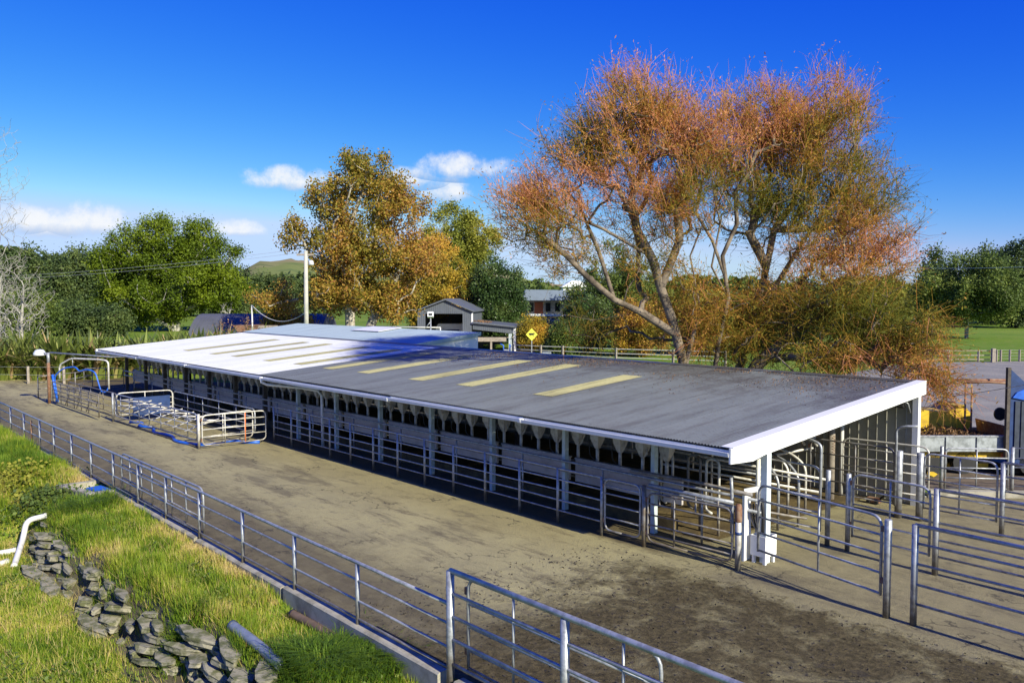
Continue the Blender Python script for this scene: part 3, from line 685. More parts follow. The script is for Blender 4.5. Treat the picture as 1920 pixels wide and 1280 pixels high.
# front fence of the shed
fx = [-20.2, -18.8, -17.4, -16.0, -14.65, -13.27, -11.9, -10.5, -9.13, -7.75, -6.38, -5.0, -3.57]
pipe_fence('pipe_fence', 'galvanised five rail pipe fence running along the open front of the shed', [(x, -1.06, 0, 1.36) for x in fx], (.32, .58, .82, 1.07, 1.34), .036, .021, .024)
gate('pipe_gate', 'narrow pipe gate with rounded corners at the near end of the shed front fence', (-3.48, -1.05), (-2.46, -1.03), .16, 1.34, (.45, .75, 1.0, 1.18), (), rad=.18)
post = obj('gate_post', MB().tube([(-2.37, -1.01, 0), (-2.37, -1.01, 1.36)], .05, 10).mesh('gate_post', True), GALV_DARK); tag(post, 'stained steel post between the two gates near the shed corner', 'post')
gate('pipe_gate', 'wide dark pipe gate below the shed corner with a bowed lower frame', (-2.27, -1.0), (-.2, -.88), .14, 1.22, (.30, .52, .74, .98), (.33,), mat=GALV_DARK, rad=.2)
g2 = thing('slide_rail', 'double slide pipe running from shed front to the rusty capped post', 'rail', (-1.2, -.9, 0))
part('pipe', MB().tube([(-2.3, -.92, 1.36), (-.25, -.80, 1.33)], .045, 8), GALV, g2, True)
part('pipe', MB().tube([(-3.4, -.25, 1.42), (-1.6, -.3, 1.47), (-.1, -.35, 1.44)], .04, 8), GALV_DARK, g2, True)
for x in (-2.05, -1.1, -.55): part('bracket', MB().tube(bent([(x, -.88, 1.33), (x, -.88, .95), (x + .1, -.86, .95)], .05), .02, 6), GALV_DARK, g2, True)
post = thing('rusty_post', 'rusty capped gate post with blue tie at the shed corner', 'post', (-.09, -.84, 0))
part('post', MB().tube([(-.09, -.84, 0), (-.09, -.84, 1.2)], .062, 12), GALV_PALE, post, True)
part('sleeve', MB().lathe([(.066, 0), (.072, .02), (.07, .30), (.05, .36)], (-.09, -.84, .98), 12), RUST, post, True)
part('tie', MB().lathe([(.066, 0), (.069, .03), (.066, .06)], (-.09, -.84, .72), 12), BLUET, post, True)
# drafting gate furniture beside the corner post
dp = thing('hose_stand', 'white and blue upright panel with latch arm at the shed corner post', 'stand', (-.35, -.2, 0))
part('panel', MB().box(-.37, -.33, -.28, -.04, 0, 1.46), POSTPAINT, dp)
part('edge_board', MB().box(-.328, -.31, -.28, -.04, 0.01, 1.44), WHITEP, dp)
part('latch_arm', MB().beam((-.34, -.25, 1.46), (.02, .02, 1.58), .05, .11), WHITEP, dp)
for k in range(4): part('latch_mark', MB().obox((-.06 + .035 * k - .02, -.055 + .024 * k, 1.545 + .009 * k), (.010, .0075, .003), (.016, -.022, 0), (0, 0, .02)), REDB if k % 2 else BLACKP, dp)
part('lever', MB().tube(bent([(-.5, -.45, .55), (-.5, -.45, 1.3), (-.52, -.47, 1.75)], .2), .035, 8), GALV, dp, True)
bx = thing('white_bin', 'open white box on short legs standing against the corner post', 'bin', (-.1, .1, 0))
for a_, b_ in (((.115, .135), (-.20, .22)), ((-.215, -.195), (-.20, .22))): part('side', MB().box(*a_, *b_, .16, .58), WHITEP, bx)
for b_ in ((-.20, -.18), (.20, .22)): part('end', MB().box(-.194, .114, *b_, .162, .578), WHITEP, bx)
part('floor', MB().box(-.192, .112, -.178, .198, .165, .19), WHITEP, bx)
for x in (-.16, .09):
    for y in (-.15, .16): part('leg', MB().box(x - .03, x + .03, y - .03, y + .03, 0, .164), WHITEP, bx)
hs = thing('hose_coil', 'black hoses looped down into the white box by the corner post', 'hose', (-.15, 0, .3))
for k in range(4):
    part('hose', MB().tube(bent([(-.28 + .05 * k, -.12 + .03 * k, 1.2), (-.26 + .05 * k, -.1, .8), (-.05 + .02 * k, -.02 + .03 * k, .5), (.0, .05, .3)], .3), .018, 6), BLACKR if k % 2 else GALV_DARK, hs, True)
part('hose', MB().tube(bent([(-.02, -.12, 1.35), (.03, -.12, 1.0), (0, -.1, .62)], .3), .035, 8), BLACKR, hs, True)
bk = thing('white_bucket', 'white plastic bucket hung behind the corner post', 'bucket', (-.35, .35, .8))
part('tub', MB().lathe([(.10, 0), (.13, .30), (.14, .30), (.14, .33), (.125, .33)], (-.35, .42, .78), 14), WHITEP, bk, True)
part('handle', MB().tube(bent([(-.47, .42, 1.1), (-.35, .42, 1.3), (-.23, .42, 1.1)], .1), .008, 6), GALV, bk, True)
cp = obj('standpipe', MB().tube([(-.42, .38, 0), (-.42, .38, 2.3)], .05, 10).mesh('standpipe', True), PVCW); tag(cp, 'cream standpipe rising to the roof just behind the corner post', 'pipe')

# right yard: races of pipe fence and gates
H = 1.68; RR = (.37, .70, 1.05, 1.39, 1.70)
def yard_post(x, y, h, label, r=.062):
    o = obj('yard_post', MB().lathe([(r, 0), (r, h - .01), (r * .8, h)], (x, y, 0), 14).mesh('yard_post', True), GALV); tag(o, label, 'post'); return o
gate('yard_gate', 'long pipe gate between shed corner and the tall post, closing the front race', (2.90, -1.08), (.12, -.45), .38, 1.72, (.74, 1.06, 1.40), (.47,), r=.023, rad=.22)
yard_post(3.02, -1.10, 1.70, 'thick pipe post at the latch end of the front race gate')
pipe_fence('pipe_fence', 'galvanised pipe fence of the front race running off the right edge', [(3.47, -1.10, 0, 1.70), (6.2, -1.25, 0, 1.70), (9.0, -1.4, 0, 1.7)], RR, .055, .022, .034, end=(14, -1.7))
yard_post(.27, 2.08, H, 'left one of two close pipe posts in the middle race', .055)
yard_post(.75, 2.05, H, 'right one of two close pipe posts in the middle race', .055)
gate('yard_gate', 'pipe gate of the middle race with a round top corner', (.86, 2.03), (2.52, 1.87), .36, 1.70, (.70, 1.05, 1.38), (.5,), r=.023, rad=.22)
pipe_fence('pipe_fence', 'galvanised pipe fence of the middle race running off the right edge', [(2.66, 1.82, 0, 1.72), (5.2, 1.75, 0, 1.70), (8.2, 1.7, 0, 1.7)], RR, .058, .022, .034, end=(15, 1.5))
gate('yard_gate', 'pipe gate with rounded frame inside the shed mouth beside the corner post', (-2.75, 2.05), (.10, 2.06), .34, 1.72, (.70, 1.05, 1.38), (.56,), r=.023, mat=GALV_PALE, rad=.22)
yard_post(.27, 5.62, H, 'left one of two thick posts in front of the clad back wall', .085)
yard_post(.74, 5.72, H, 'right one of two thick posts in front of the clad back wall', .085)
gate('yard_gate', 'pipe gate of the back race beside the yellow tray', (.84, 5.72), (2.46, 5.72), .34, 1.68, (.70, 1.05, 1.38), (.5,), r=.022, rad=.2)
pipe_fence('pipe_fence', 'galvanised pipe fence of the back race running off the right edge', [(2.58, 5.71, 0, 1.70), (5.4, 5.7, 0, 1.7), (8.5, 5.7, 0, 1.7)], RR, .055, .022, .034, end=(15, 5.6))
gate('yard_gate', 'dark pipe gate hanging inside the shed mouth across the olive wall', (-2.0, 5.45), (.16, 5.6), .34, 1.72, (.66, 1.0, 1.36), (.55,), r=.022, mat=GALV_DARK, rad=.22)
gate('yard_gate', 'pale pipe gate standing just in front of the olive back wall', (-1.75, 6.75), (.45, 6.95), .34, 1.62, (.62, .88, 1.12, 1.38), (.52,), r=.022, mat=GALV_PALE, rad=.22)
# bent pipes hooked up under the roof, wooden post, pole, machinery inside the mouth
for x, y, dx, lab, m in ((.12, 2.02, -.55, 'blue grey bent pipe reaching up under the barge board', GALV), (.22, 5.55, .5, 'bent pipe with crooked top in front of the olive wall', GALV)):
    o = obj('bent_pipe', MB().tube(bent([(x, y, .3), (x, y, 2.22), (x + dx * .35, y, 2.30), (x + dx, y, 2.34)], .16), .032, 8).mesh('bent_pipe', True), m); tag(o, lab, 'pipe')
o = obj('timber_post', MB().lathe([(.10, 0), (.095, 2.4), (.07, 2.42)], (-1.81, 6.2, 0), 12).mesh('timber_post', True), TIMBER); tag(o, 'round timber post inside the shed mouth near back wall', 'post')
o = obj('white_pole', MB().tube([(-1.8, 6.76, 0), (-1.8, 6.76, 2.9)], .055, 10).mesh('white_pole', True), PVCW); tag(o, 'white pole standing by the back wall inside the shed mouth', 'pole')
for i, (x, y, dx, dy) in enumerate(((-1.75, 3.9, -.9, -.3), (-1.55, 4.4, -1.1, -.2), (-1.1, 2.35, -.8, .2), (-.95, 3.0, -.9, .2))):
    o = obj('bail_hoop', MB().tube(bent([(x, y, 0), (x, y, 1.2), (x + dx * .4, y + dy * .4, 1.5), (x + dx, y + dy, 1.62)], .35, 7), .034, 8).mesh('bail_hoop', True), GALV_PALE if i < 2 else GALV)
    tag(o, ('bowed bail pipe deep in the shed mouth, furthest from the corner post', 'tall bowed bail pipe standing in sun in the shed mouth', 'short bowed pipe foot beside the corner post in the shed mouth', 'second bowed pipe foot right of the corner post in the shed mouth')[i], 'pipe')
mc = thing('gate_drive', 'rusty backing gate drive arm hung below the roof inside the shed mouth', 'machinery', (-2.6, 4.6, 0))
part('motor', MB().lathe([(.10, 0), (.16, .04), (.16, .34), (.08, .42)], (-2.3, 5.2, 2.0), 12), BLACKR, mc, True)
part('gearbox', MB().box(-2.2, -1.9, 5.35, 5.75, 1.75, 2.05), RUST, mc)
for a_, b_ in (((-2.2, 5.2, 2.3), (-1.9, 5.6, 1.5)), ((-2.5, 5.1, 2.3), (-2.2, 5.5, 1.5)), ((-3.6, 4.0, 1.25), (-1.9, 5.5, 1.75)), ((-3.8, 4.4, .9), (-2.0, 5.6, 1.45)), ((-4.4, 3.3, 1.7), (-2.4, 5.0, 2.2))):
    part('arm', MB().tube([a_, b_], .035, 7), GALV_PALE, mc, True)
part('chain', MB().tube(bent([(-1.95, 5.6, 1.5), (-1.98, 5.6, .7), (-2.2, 5.5, .5)], .15), .02, 6), BLACKR, mc, True)
part('spring', MB().tube([(-1.6 + .035 * math.cos(t), 5.9 + .035 * math.sin(t), 1.3 + .012 * t) for t in np.linspace(0, 40, 90)], .008, 5), RUST, mc, True)
for i, (x, y) in enumerate(((-2.3, .95), (-3.1, .95), (-1.75, .9))):
    o = obj('bail_loop', MB().tube(bent([(x, y, 0), (x, y, 1.75), (x - .35, y, 1.75), (x - .35, y, .55), (x - .15, y - .05, .5)], .17, 6), .032, 8).mesh('bail_loop', True), GALV_PALE if i else GALV_DARK)
    tag(o, ('dull bail loop pipe at the near end of the milking stalls', 'pale bail loop pipe behind the first shed post', 'bail loop pipe nearest to the corner post')[i], 'pipe')
for i, (a_, b_) in enumerate((((-3.4, 1.2, 1.72), (-.3, 3.2, 1.2)), ((-3.6, 1.2, 1.35), (-.6, 3.3, .85)), ((-3.2, 1.25, .6), (-.5, 2.6, .35)))):
    o = obj('slant_rail', MB().tube([a_, b_], .03, 7).mesh('slant_rail', True), GALV_PALE if i < 2 else GALV_DARK)
    tag(o, ('top slanting guide rail inside the shed mouth', 'middle slanting guide rail inside the shed mouth', 'lowest slanting guide rail near the shed floor')[i], 'rail')
o = thing('security_light', 'small dark camera light fixed high on the olive wall', 'light', (-.3, 7.0, 2.6))
part('bracket', MB().tube(bent([(-.12, 7.1, 2.45), (-.12, 6.95, 2.72), (-.25, 6.9, 2.74)], .08), .02, 6), GALV, o, True)
part('head', MB().obox((-.32, 6.92, 2.66), (.11, .02, 0), (0, .08, -.03), (.0, .02, .07)), BLACKP, o)
jack = thing('floor_jack', 'small rusty trolley jack on the floor by the olive wall', 'jack', (-.75, 6.6, 0))
part('body', MB().box(-.95, -.62, 6.5, 6.66, .04, .16), RUST, jack); part('arm', MB().beam((-.62, 6.58, .14), (-.42, 6.5, .32), .06, .05), BLACKP, jack)
for x in (-.9, -.68): part('wheel', MB().prism([(x + .05 * math.cos(t), .05 + .05 * math.sin(t)) for t in np.linspace(0, 6.28, 11)[:-1]], 'y', 6.47, 6.69), BLACKR, jack)

# backing-gate pen at the far front of the shed
pen = thing('crowd_gate', 'galvanised crowd pushing gate pen with slanted struts and blue hose beneath', 'gate', (-25, -3.8, 0))
def penside(A, B, z0, z1, rails, ups, mat=GALV, r=.024, tilt=0):
    A, B = np.array(A), np.array(B); P = lambda s, z: (*(A * (1 - s) + B * s), z)
    part('frame', MB().tube(bent([P(.5, z0), P(0, z0), P(0, z1), P(1, z1), P(1, z0), P(.5, z0)], .22), r * 1.15, 8), mat, pen, True)
    for z in rails: part('rail', MB().tube([P(0, z), P(1, z)], r * .85, 6), mat, pen, True)
    for s in ups: part('upright', MB().tube([P(s, z0), P(s, z1)], r * .85, 6), mat, pen, True)
penside((-29.6, -3.95), (-20.85, -3.72), .28, 1.24, (.55, .80, 1.02), (.08, .2, .33, .46, .6, .76, .9), GALV)
penside((-29.4, -1.5), (-21.0, -1.45), .3, 1.2, (.6, .9), (.2, .4, .6, .8), GALV)
penside((-29.6, -3.9), (-29.4, -1.55), .3, 1.26, (.7, .95), (.5,), GALV_PALE)
for s in np.linspace(.08, .92, 7):
    x = -29.6 + 8.7 * s
    part('strut', MB().tube([(x, -3.9, .55), (x + .35, -2.75, .95)], .026, 6), GALV_PALE, pen, True)
    part('strut', MB().tube([(x, -3.9, .98), (x + .9, -3.1, .98)], .026, 6), GALV_PALE, pen, True)
part('corner_post', MB().tube([(-20.72, -3.72, 0), (-20.72, -3.72, 1.26)], .05, 10), GALV_PALE, pen, True)
part('corner_post', MB().tube([(-29.85, -3.98, 0), (-29.85, -3.98, 1.26)], .045, 10), GALV, pen, True)
part('blue_sheet', MB().box(-29.32, -29.29, -3.3, -1.7, .25, 1.05), BLUET, pen)
part('skid', MB().tube([(-29.6, -3.9, .05), (-20.9, -3.7, .05)], .03, 6), GALV_DARK, pen, True)
gate('swing_gate', 'pale pipe gate with one orange upright at the near end of the crowd pen', (-20.58, -3.65), (-20.35, -1.32), .12, 1.22, (.42, .70, .98), (.35, .66), mat=GALV_PALE, rad=.2)
part('upright', MB().tube([(-20.43, -2.1, .1), (-20.43, -2.1, 1.2)], .027, 7), ORANGE, bpy.data.objects['swing_gate'], True)
gate('swing_gate', 'second pale pipe gate folded behind the orange upright', (-20.72, -3.6), (-21.1, -1.5), .15, 1.18, (.4, .66, .92), (.4,), mat=GALV_PALE, rad=.2)
o = obj('blue_hose', MB().tube(bent([(-28.8, -3.6, .06), (-28.2, -3.2, .05), (-27.4, -3.75, .05), (-26.6, -3.3, .05), (-25.2, -3.85, .05), (-24, -3.5, .05), (-22.6, -3.9, .05), (-21.3, -3.6, .05), (-20.9, -2.9, .05), (-21.5, -2.3, .05), (-20.6, -2.0, .05), (-20.3, -1.6, .05)], .5), .06, 8).mesh('blue_hose', True), BLUEHOSE)
tag(o, 'flat blue wash hose lying along the foot of the crowd pen', 'hose')

# far post with lamp, hoop and hanging blue hoses, and the dark gates around it
lp = thing('lamp_post', 'rusty post with white dish lamp and overhead arm beyond the crowd pen', 'lamp', (-38.75, -4.48, 0))
part('post', MB().tube([(-38.75, -4.48, 0), (-38.75, -4.48, 2.1)], .08, 10), RUST, lp, True)
part('post_top', MB().tube([(-38.75, -4.48, 2.1), (-38.75, -4.48, 2.62)], .075, 10), BLUET if False else GALV, lp, True)
part('arm', MB().tube([(-38.75, -4.4, 2.62), (-36.2, -2.2, 2.42), (-35.6, -1.0, 2.42), (-39.5, .2, 2.42)], .045, 8), GALV, lp, True)
part('dish', MB().lathe([(.05, .30), (.20, .26), (.30, .10), (.31, .0), (.27, -.02)], (-39.3, -4.75, 2.48), 14), LAMPW, lp, True)
part('dish_arm', MB().tube([(-38.75, -4.48, 2.58), (-39.3, -4.75, 2.6)], .03, 6), GALV, lp, True)
hp = thing('hose_hoop', 'bent galvanised hoop carrying blue hoses above the dark yard gates', 'frame', (-36.6, -3.4, 0))
part('hoop', MB().tube(bent([(-38.2, -4.1, 1.3), (-38.2, -4.1, 2.0), (-37.4, -3.75, 2.36), (-35.6, -2.85, 2.36), (-35.2, -2.6, 2.3), (-35.2, -2.6, .9)], .25, 6), .045, 8), GALV_PALE, hp, True)
part('hanger', MB().tube([(-37.3, -3.7, 2.36), (-37.3, -3.7, 1.95)], .02, 6), GALV, hp, True)
part('hose', MB().tube(bent([(-38.45, -4.25, 0.05), (-38.4, -4.2, .5), (-38.5, -4.3, 1.4), (-37.9, -4.0, 1.85), (-37.2, -3.6, 1.95), (-36.9, -3.5, 1.7), (-36.5, -3.3, 1.85), (-36.0, -3.0, 1.75), (-35.8, -2.9, 1.1), (-35.6, -2.85, .75), (-35.35, -2.7, .72), (-35.2, -2.6, 1.0)], .3), .036, 8), BLUEHOSE, hp, True)
part('hose', MB().tube([(-38.55, -4.35, 1.5), (-38.5, -4.3, .9), (-38.3, -4.2, .1)], .06, 8), BLUEHOSE, hp, True)
gate('yard_gate', 'dark brown pipe gate from the lamp post towards the crowd pen', (-38.4, -4.4), (-30.6, -4.35), .15, 1.15, (.35, .55, .75, .95), (.2, .35, .5, .65, .8), mat=GALV_DARK, rad=.2, diag=[(.1, .15, .2, .9), (.3, .15, .4, .9), (.55, .2, .65, .9), (.75, .2, .85, .9)])
gate('yard_gate', 'second dark pipe gate just behind the lamp post gate', (-38.2, -3.7), (-31.0, -3.5), .2, 1.1, (.45, .75), (.25, .5, .75), mat=GALV_DARK, rad=.2, diag=[(.2, .2, .3, 1.0), (.6, .2, .7, 1.0)])
gate('yard_gate', 'plain dark pipe gate across the far mouth of the shed', (-44.2, -1.4), (-42.5, .3), .2, 1.3, (.55, .9), (.55,), mat=GALV_DARK, rad=.2)
gate('yard_gate', 'dark pipe gate right of the far shed posts', (-42.6, .9), (-42.0, 2.6), .2, 1.25, (.55, .9), (.35,), mat=GALV_DARK, rad=.25)
pipe_fence('pipe_fence', 'thin dark rail fence crossing the concrete behind the hose hoop', [(-41.5, -4.4, 0, 1.2), (-42.9, -2.2, 0, 1.2), (-44.0, -1.0, 0, 1.2)], (.5, .85, 1.18), .03, .02, mat=GALV_DARK)

# fence, kerb and gates behind the right yard
kb = obj('yard_kerb', MB().prism([(-.12, 8.55), (3.4, 11.75), (9.5, 11.3), (9.5, 11.6), (3.35, 12.05), (-.3, 8.75)], 'z', 0, .16).mesh('yard_kerb'), KERB); tag(kb, 'pale concrete upstand along the back of the right yard', 'kerb')
yard_post(-.02, 8.98, 1.35, 'slim post carrying the back gate in front of the tray', .05)
gate('yard_gate', 'galvanised pipe gate with square mesh look in front of the yellow tray', (.06, 9.03), (1.28, 10.12), .2, 1.30, (.48, .76, 1.05), (.5,), rad=.16)
pipe_fence('pipe_fence', 'short back fence of pipe rails at the right edge by the blue truck', [(1.36, 10.2, 0, 1.36), (3.2, 11.85, 0, 1.36), (6, 11.6, 0, 1.36)], (.28, .52, .80, 1.06, 1.34), .05, .02, mat=GALV, end=(10, 11.3))

# ------------------------------------------------------------------ trees: a skeleton grown to points inside the crown, then leaves
def in_blobs(n, blobs, g, shell=.55):
    W = np.array([b[2] * np.prod(b[1]) ** .67 for b in blobs]); W /= W.sum()
    k = g.choice(len(blobs), n, p=W)
    d = g.normal(size=(n, 3)); d /= np.linalg.norm(d, axis=1)[:, None]
    r = g.random(n) ** shell
    c = np.array([b[0] for b in blobs], float)[k]; s = np.array([b[1] for b in blobs], float)[k]
    return c + d * s * r[:, None], r
def grow(trunks, targets, g, wig=.25, seg=.6, flat=.5):
    """returns chains [(points, node ids)] and radii per node"""
    P = []; par = []; chains = []
    for tr in trunks:
        tr = np.asarray(tr, float); ids = []
        for i in range(len(tr) - 1):
            m = max(1, int(np.linalg.norm(tr[i + 1] - tr[i]) / seg))
            for t in range(m):
                ids.append(len(P)); par.append(ids[-2] if len(ids) > 1 else -1); P.append(tr[i] + (tr[i + 1] - tr[i]) * t / m)
        ids.append(len(P)); par.append(ids[-2]); P.append(tr[-1]); chains.append(ids)
    base = np.asarray(trunks[0][0], float)
    order = np.argsort(np.linalg.norm(targets - base, axis=1) + g.random(len(targets)) * 1.0)
    cap = len(P) + len(targets) * 40
    A = np.zeros((cap, 3)); A[:len(P)] = P; n = len(P); dep = np.zeros(cap); 
    for i in range(n): dep[i] = np.linalg.norm(A[i] - base)
    for t in targets[order]:
        d = np.linalg.norm(A[:n] - t, axis=1)
        below = np.clip(A[:n, 2] - t[2] + .35 * d, 0, None)
        j = int(np.argmin(d + .12 * dep[:n] + flat * below))
        L = d[j]; m = max(2, int(L / seg)); p0 = A[j]; pd = p0 - A[par[j]] if par[j] >= 0 else np.array([0, 0, 1.0])
        pd = pd / (np.linalg.norm(pd) + 1e-9); mid = p0 + (t - p0) * .45 + pd * L * .18 + np.array([0, 0, .06 * L])
        ids = [j]; off = np.zeros(3)
        for k in range(1, m + 1):
            s = k / m; off = off * .6 + g.normal(size=3) * wig * min(L, 2.5) * .22
            q = (1 - s) ** 2 * p0 + 2 * s * (1 - s) * mid + s * s * t + off * (1 if k < m else .2)
            A[n] = q; par.append(ids[-1]); dep[n] = dep[ids[-1]] + L / m; ids.append(n); n += 1
        chains.append(ids)
    A = A[:n]; cnt = np.zeros(n)
    cnt[[c[-1] for c in chains]] = 1
    for i in range(n - 1, -1, -1):
        if par[i] >= 0: cnt[par[i]] += cnt[i]
    return A, chains, cnt
def skeleton_mesh(name, A, chains, cnt, r0, rtip, power=.5, rmax=9):
    R = np.maximum(rtip, r0 * (cnt / cnt.max()) ** power); mb_v = []; mb_f = []; o = 0
    for ids in chains:
        r = R[ids].copy()
        if len(ids) > 1: r[0] = min(r[0], r[1] * 1.25)
        ns = 8 if r.max() > .12 else (5 if r.max() > .04 else 3)
        v, f = tube_arrays(A[ids], r, ns, False); mb_v.append(v); mb_f += [tuple(i + o for i in q) for q in f]; o += len(v)
    return mesh_np(name, np.concatenate(mb_v), np.array(mb_f), smooth=True)
def leaves(pts, size, aspect, g, up=.3, jitter=.35, axis=None):
    """rhombus leaves, four corners each"""
    n = len(pts); d = g.normal(size=(n, 3)) if axis is None else axis + g.normal(size=(n, 3)) * jitter
    d /= np.linalg.norm(d, axis=1)[:, None] + 1e-9
    nn = g.normal(size=(n, 3)); nn[:, 2] += up; w = np.cross(d, nn); w /= np.linalg.norm(w, axis=1)[:, None] + 1e-9
    L = (size * g.uniform(.6, 1.3, n))[:, None]; W = L * aspect
    V = np.stack([pts - d * L * .5, pts + w * W * .5, pts + d * L * .5, pts - w * W * .5], 1).reshape(-1, 3)
    return V, np.arange(4 * n).reshape(n, 4)
def twigs(starts, dirs, length, rad, g, curl=.35):
    """thin three-sided twigs, two segments each, as quads"""
    n = len(starts); d = dirs / (np.linalg.norm(dirs, axis=1)[:, None] + 1e-9); L = (length * g.uniform(.5, 1.3, n))[:, None]
    d2 = d + g.normal(size=(n, 3)) * curl; d2 /= np.linalg.norm(d2, axis=1)[:, None]
    p1 = starts + d * L * .5; p2 = p1 + d2 * L * .5
    a = np.cross(d, g.normal(size=(n, 3))); a /= np.linalg.norm(a, axis=1)[:, None] + 1e-9; b = np.cross(d, a)
    V = []
    for p, r in ((starts, rad), (p1, rad * .7), (p2, rad * .25)):
        for t in (0, 2.094, 4.189): V.append(p + (a * math.cos(t) + b * math.sin(t)) * r)
    V = np.stack(V, 1).reshape(-1, 3); o = (np.arange(n) * 9)[:, None]
    F = np.concatenate([o + np.array(q) for q in ([0, 1, 4, 3], [1, 2, 5, 4], [2, 0, 3, 5], [3, 4, 7, 6], [4, 5, 8, 7], [5, 3, 6, 8])])
    return V, F, p1, p2
def tree(name, label, base, trunks, blobs, ntar, bark, leaf, lsize, nleaf, spread, r0, aspect=.55, seed=1, wig=.25, seg=.6, tint=None, shell=.5, rtip=.012, flat=.5, group=None, bare=False, twig=None, power=.5, cat='tree', up=.3):
    g = np.random.default_rng(seed); T, rr = in_blobs(ntar, blobs, g, shell)
    T = T[T[:, 2] > base[2] + .25]
    t = thing(name, label, cat, base, group)
    A, ch, cnt = grow(trunks, T, g, wig, seg, flat)
    obj('trunk', skeleton_mesh('trunk', A, ch, cnt, r0, rtip, power), bark, t)
    lo, hi = T[:, 2].min(), T[:, 2].max()
    Vs = []; Fs = []; ts = []; o = 0; where = T
    ctr = np.mean([b[0] for b in blobs], axis=0)
    if twig:
        nt, tl, tr, upb = twig; k = g.integers(0, len(T), nt); S = T[k] + g.normal(size=(nt, 3)) * .12
        D = g.normal(size=(nt, 3)) + (T[k] - ctr) * .12; D[:, 2] += upb(T[k]) if callable(upb) else upb
        V, F, p1, p2 = twigs(S, D, tl, tr, g); Vs.append(V); Fs.append(F); o += len(V)
        tw = np.clip(tint(p2, g) + .14, 0, 1) if tint else g.random(nt); ts.append(np.tile(tw, 6)); 
        where = np.concatenate([p1, p2, S])
    if nleaf:
        k = g.integers(0, len(where), nleaf); pts = where[k] + g.normal(size=(nleaf, 3)) * spread
        V, F = leaves(pts, lsize, aspect, g, up); Vs.append(V); Fs.append(F + o); ts.append(tint(pts, g) if tint else np.clip(.5 + .22 * g.normal(size=nleaf) + .25 * ((pts[:, 2] - lo) / (hi - lo + .01) - .5), 0, 1))
    if Vs: obj('crown', mesh_np('crown', np.concatenate(Vs), np.concatenate(Fs), np.concatenate(ts)), leaf, t, kind='stuff')
    return t
def P3(px, py, D): p = bearing(px, D); return np.array([p[0], p[1], height(py, D)])
def blob(px, py, D, wpx, hpx, dep=None, wt=1.0):
    s = D / FPX; c = P3(px, py, D); return (c, None, wt, wpx * s, (dep if dep else wpx * s), hpx * s)
def blobs_of(L):
    """ellipsoids given by column, row, distance and half sizes; axes turned to the view so widths hold, real depth"""
    out = []
    for b in L:
        c, _, w, rx, ry, rz = b
        out.append((c, (max(rx, ry * .8), max(ry, rx * .8), rz), w))
    return out

# the big twisted willow behind the shed
DW = 28.6
def wtint(p, g):
    n = vnoise(p[:, 0], p[:, 2], .5, 4) + .5 * vnoise(p[:, 1], p[:, 2], 1.1, 8)
    h = (p[:, 2] - 3) / 9.8
    return np.clip(.29 + .30 * np.clip(h, 0, 1.05) ** 2.6 + .95 * (n - .75) + .19 * g.normal(size=len(p)), 0, 1)
wb = blobs_of([blob(1195, 235, DW, 105, 100, 2.4), blob(1105, 310, DW - .5, 105, 90, 2.2, .8), blob(1310, 280, DW + .5, 115, 105, 2.4), blob(1430, 270, DW + 1, 100, 100, 2.4), blob(1530, 250, DW + 1, 92, 108, 2.4), blob(1575, 380, DW + 1, 92, 90, 2.2),
               blob(1020, 400, DW - 1, 82, 70, 1.9, .8), blob(1240, 385, DW, 130, 75, 2.2, .75), blob(1430, 390, DW + 1, 120, 80, 2.2, .8), blob(1630, 480, DW - .5, 64, 80, 1.6, 1.0), blob(1540, 480, DW + .5, 80, 60, 1.8, .7),
               blob(1480, 570, DW, 110, 85, 1.5, .9), blob(1600, 590, 27.2, 120, 100, 1.4, 1.1), blob(1700, 640, 25.4, 74, 85, 1.1, 1.1), blob(1390, 615, DW + .6, 95, 75, 1.3, 1.3), blob(1748, 712, 23.7, 34, 62, .6, 1.1), blob(1560, 665, 26.6, 140, 40, .9, .6), blob(1300, 590, DW + .5, 85, 80, 1.4, 1.0), blob(1110, 600, DW + 1.5, 75, 60, 1.3, .45), blob(1050, 470, DW - .5, 85, 55, 1.4, .4), blob(1230, 500, DW, 110, 80, 1.6, .25)])
wbase = bearing(1300, DW + .8)
c3 = lambda px, py, D=DW: P3(px, py, D)
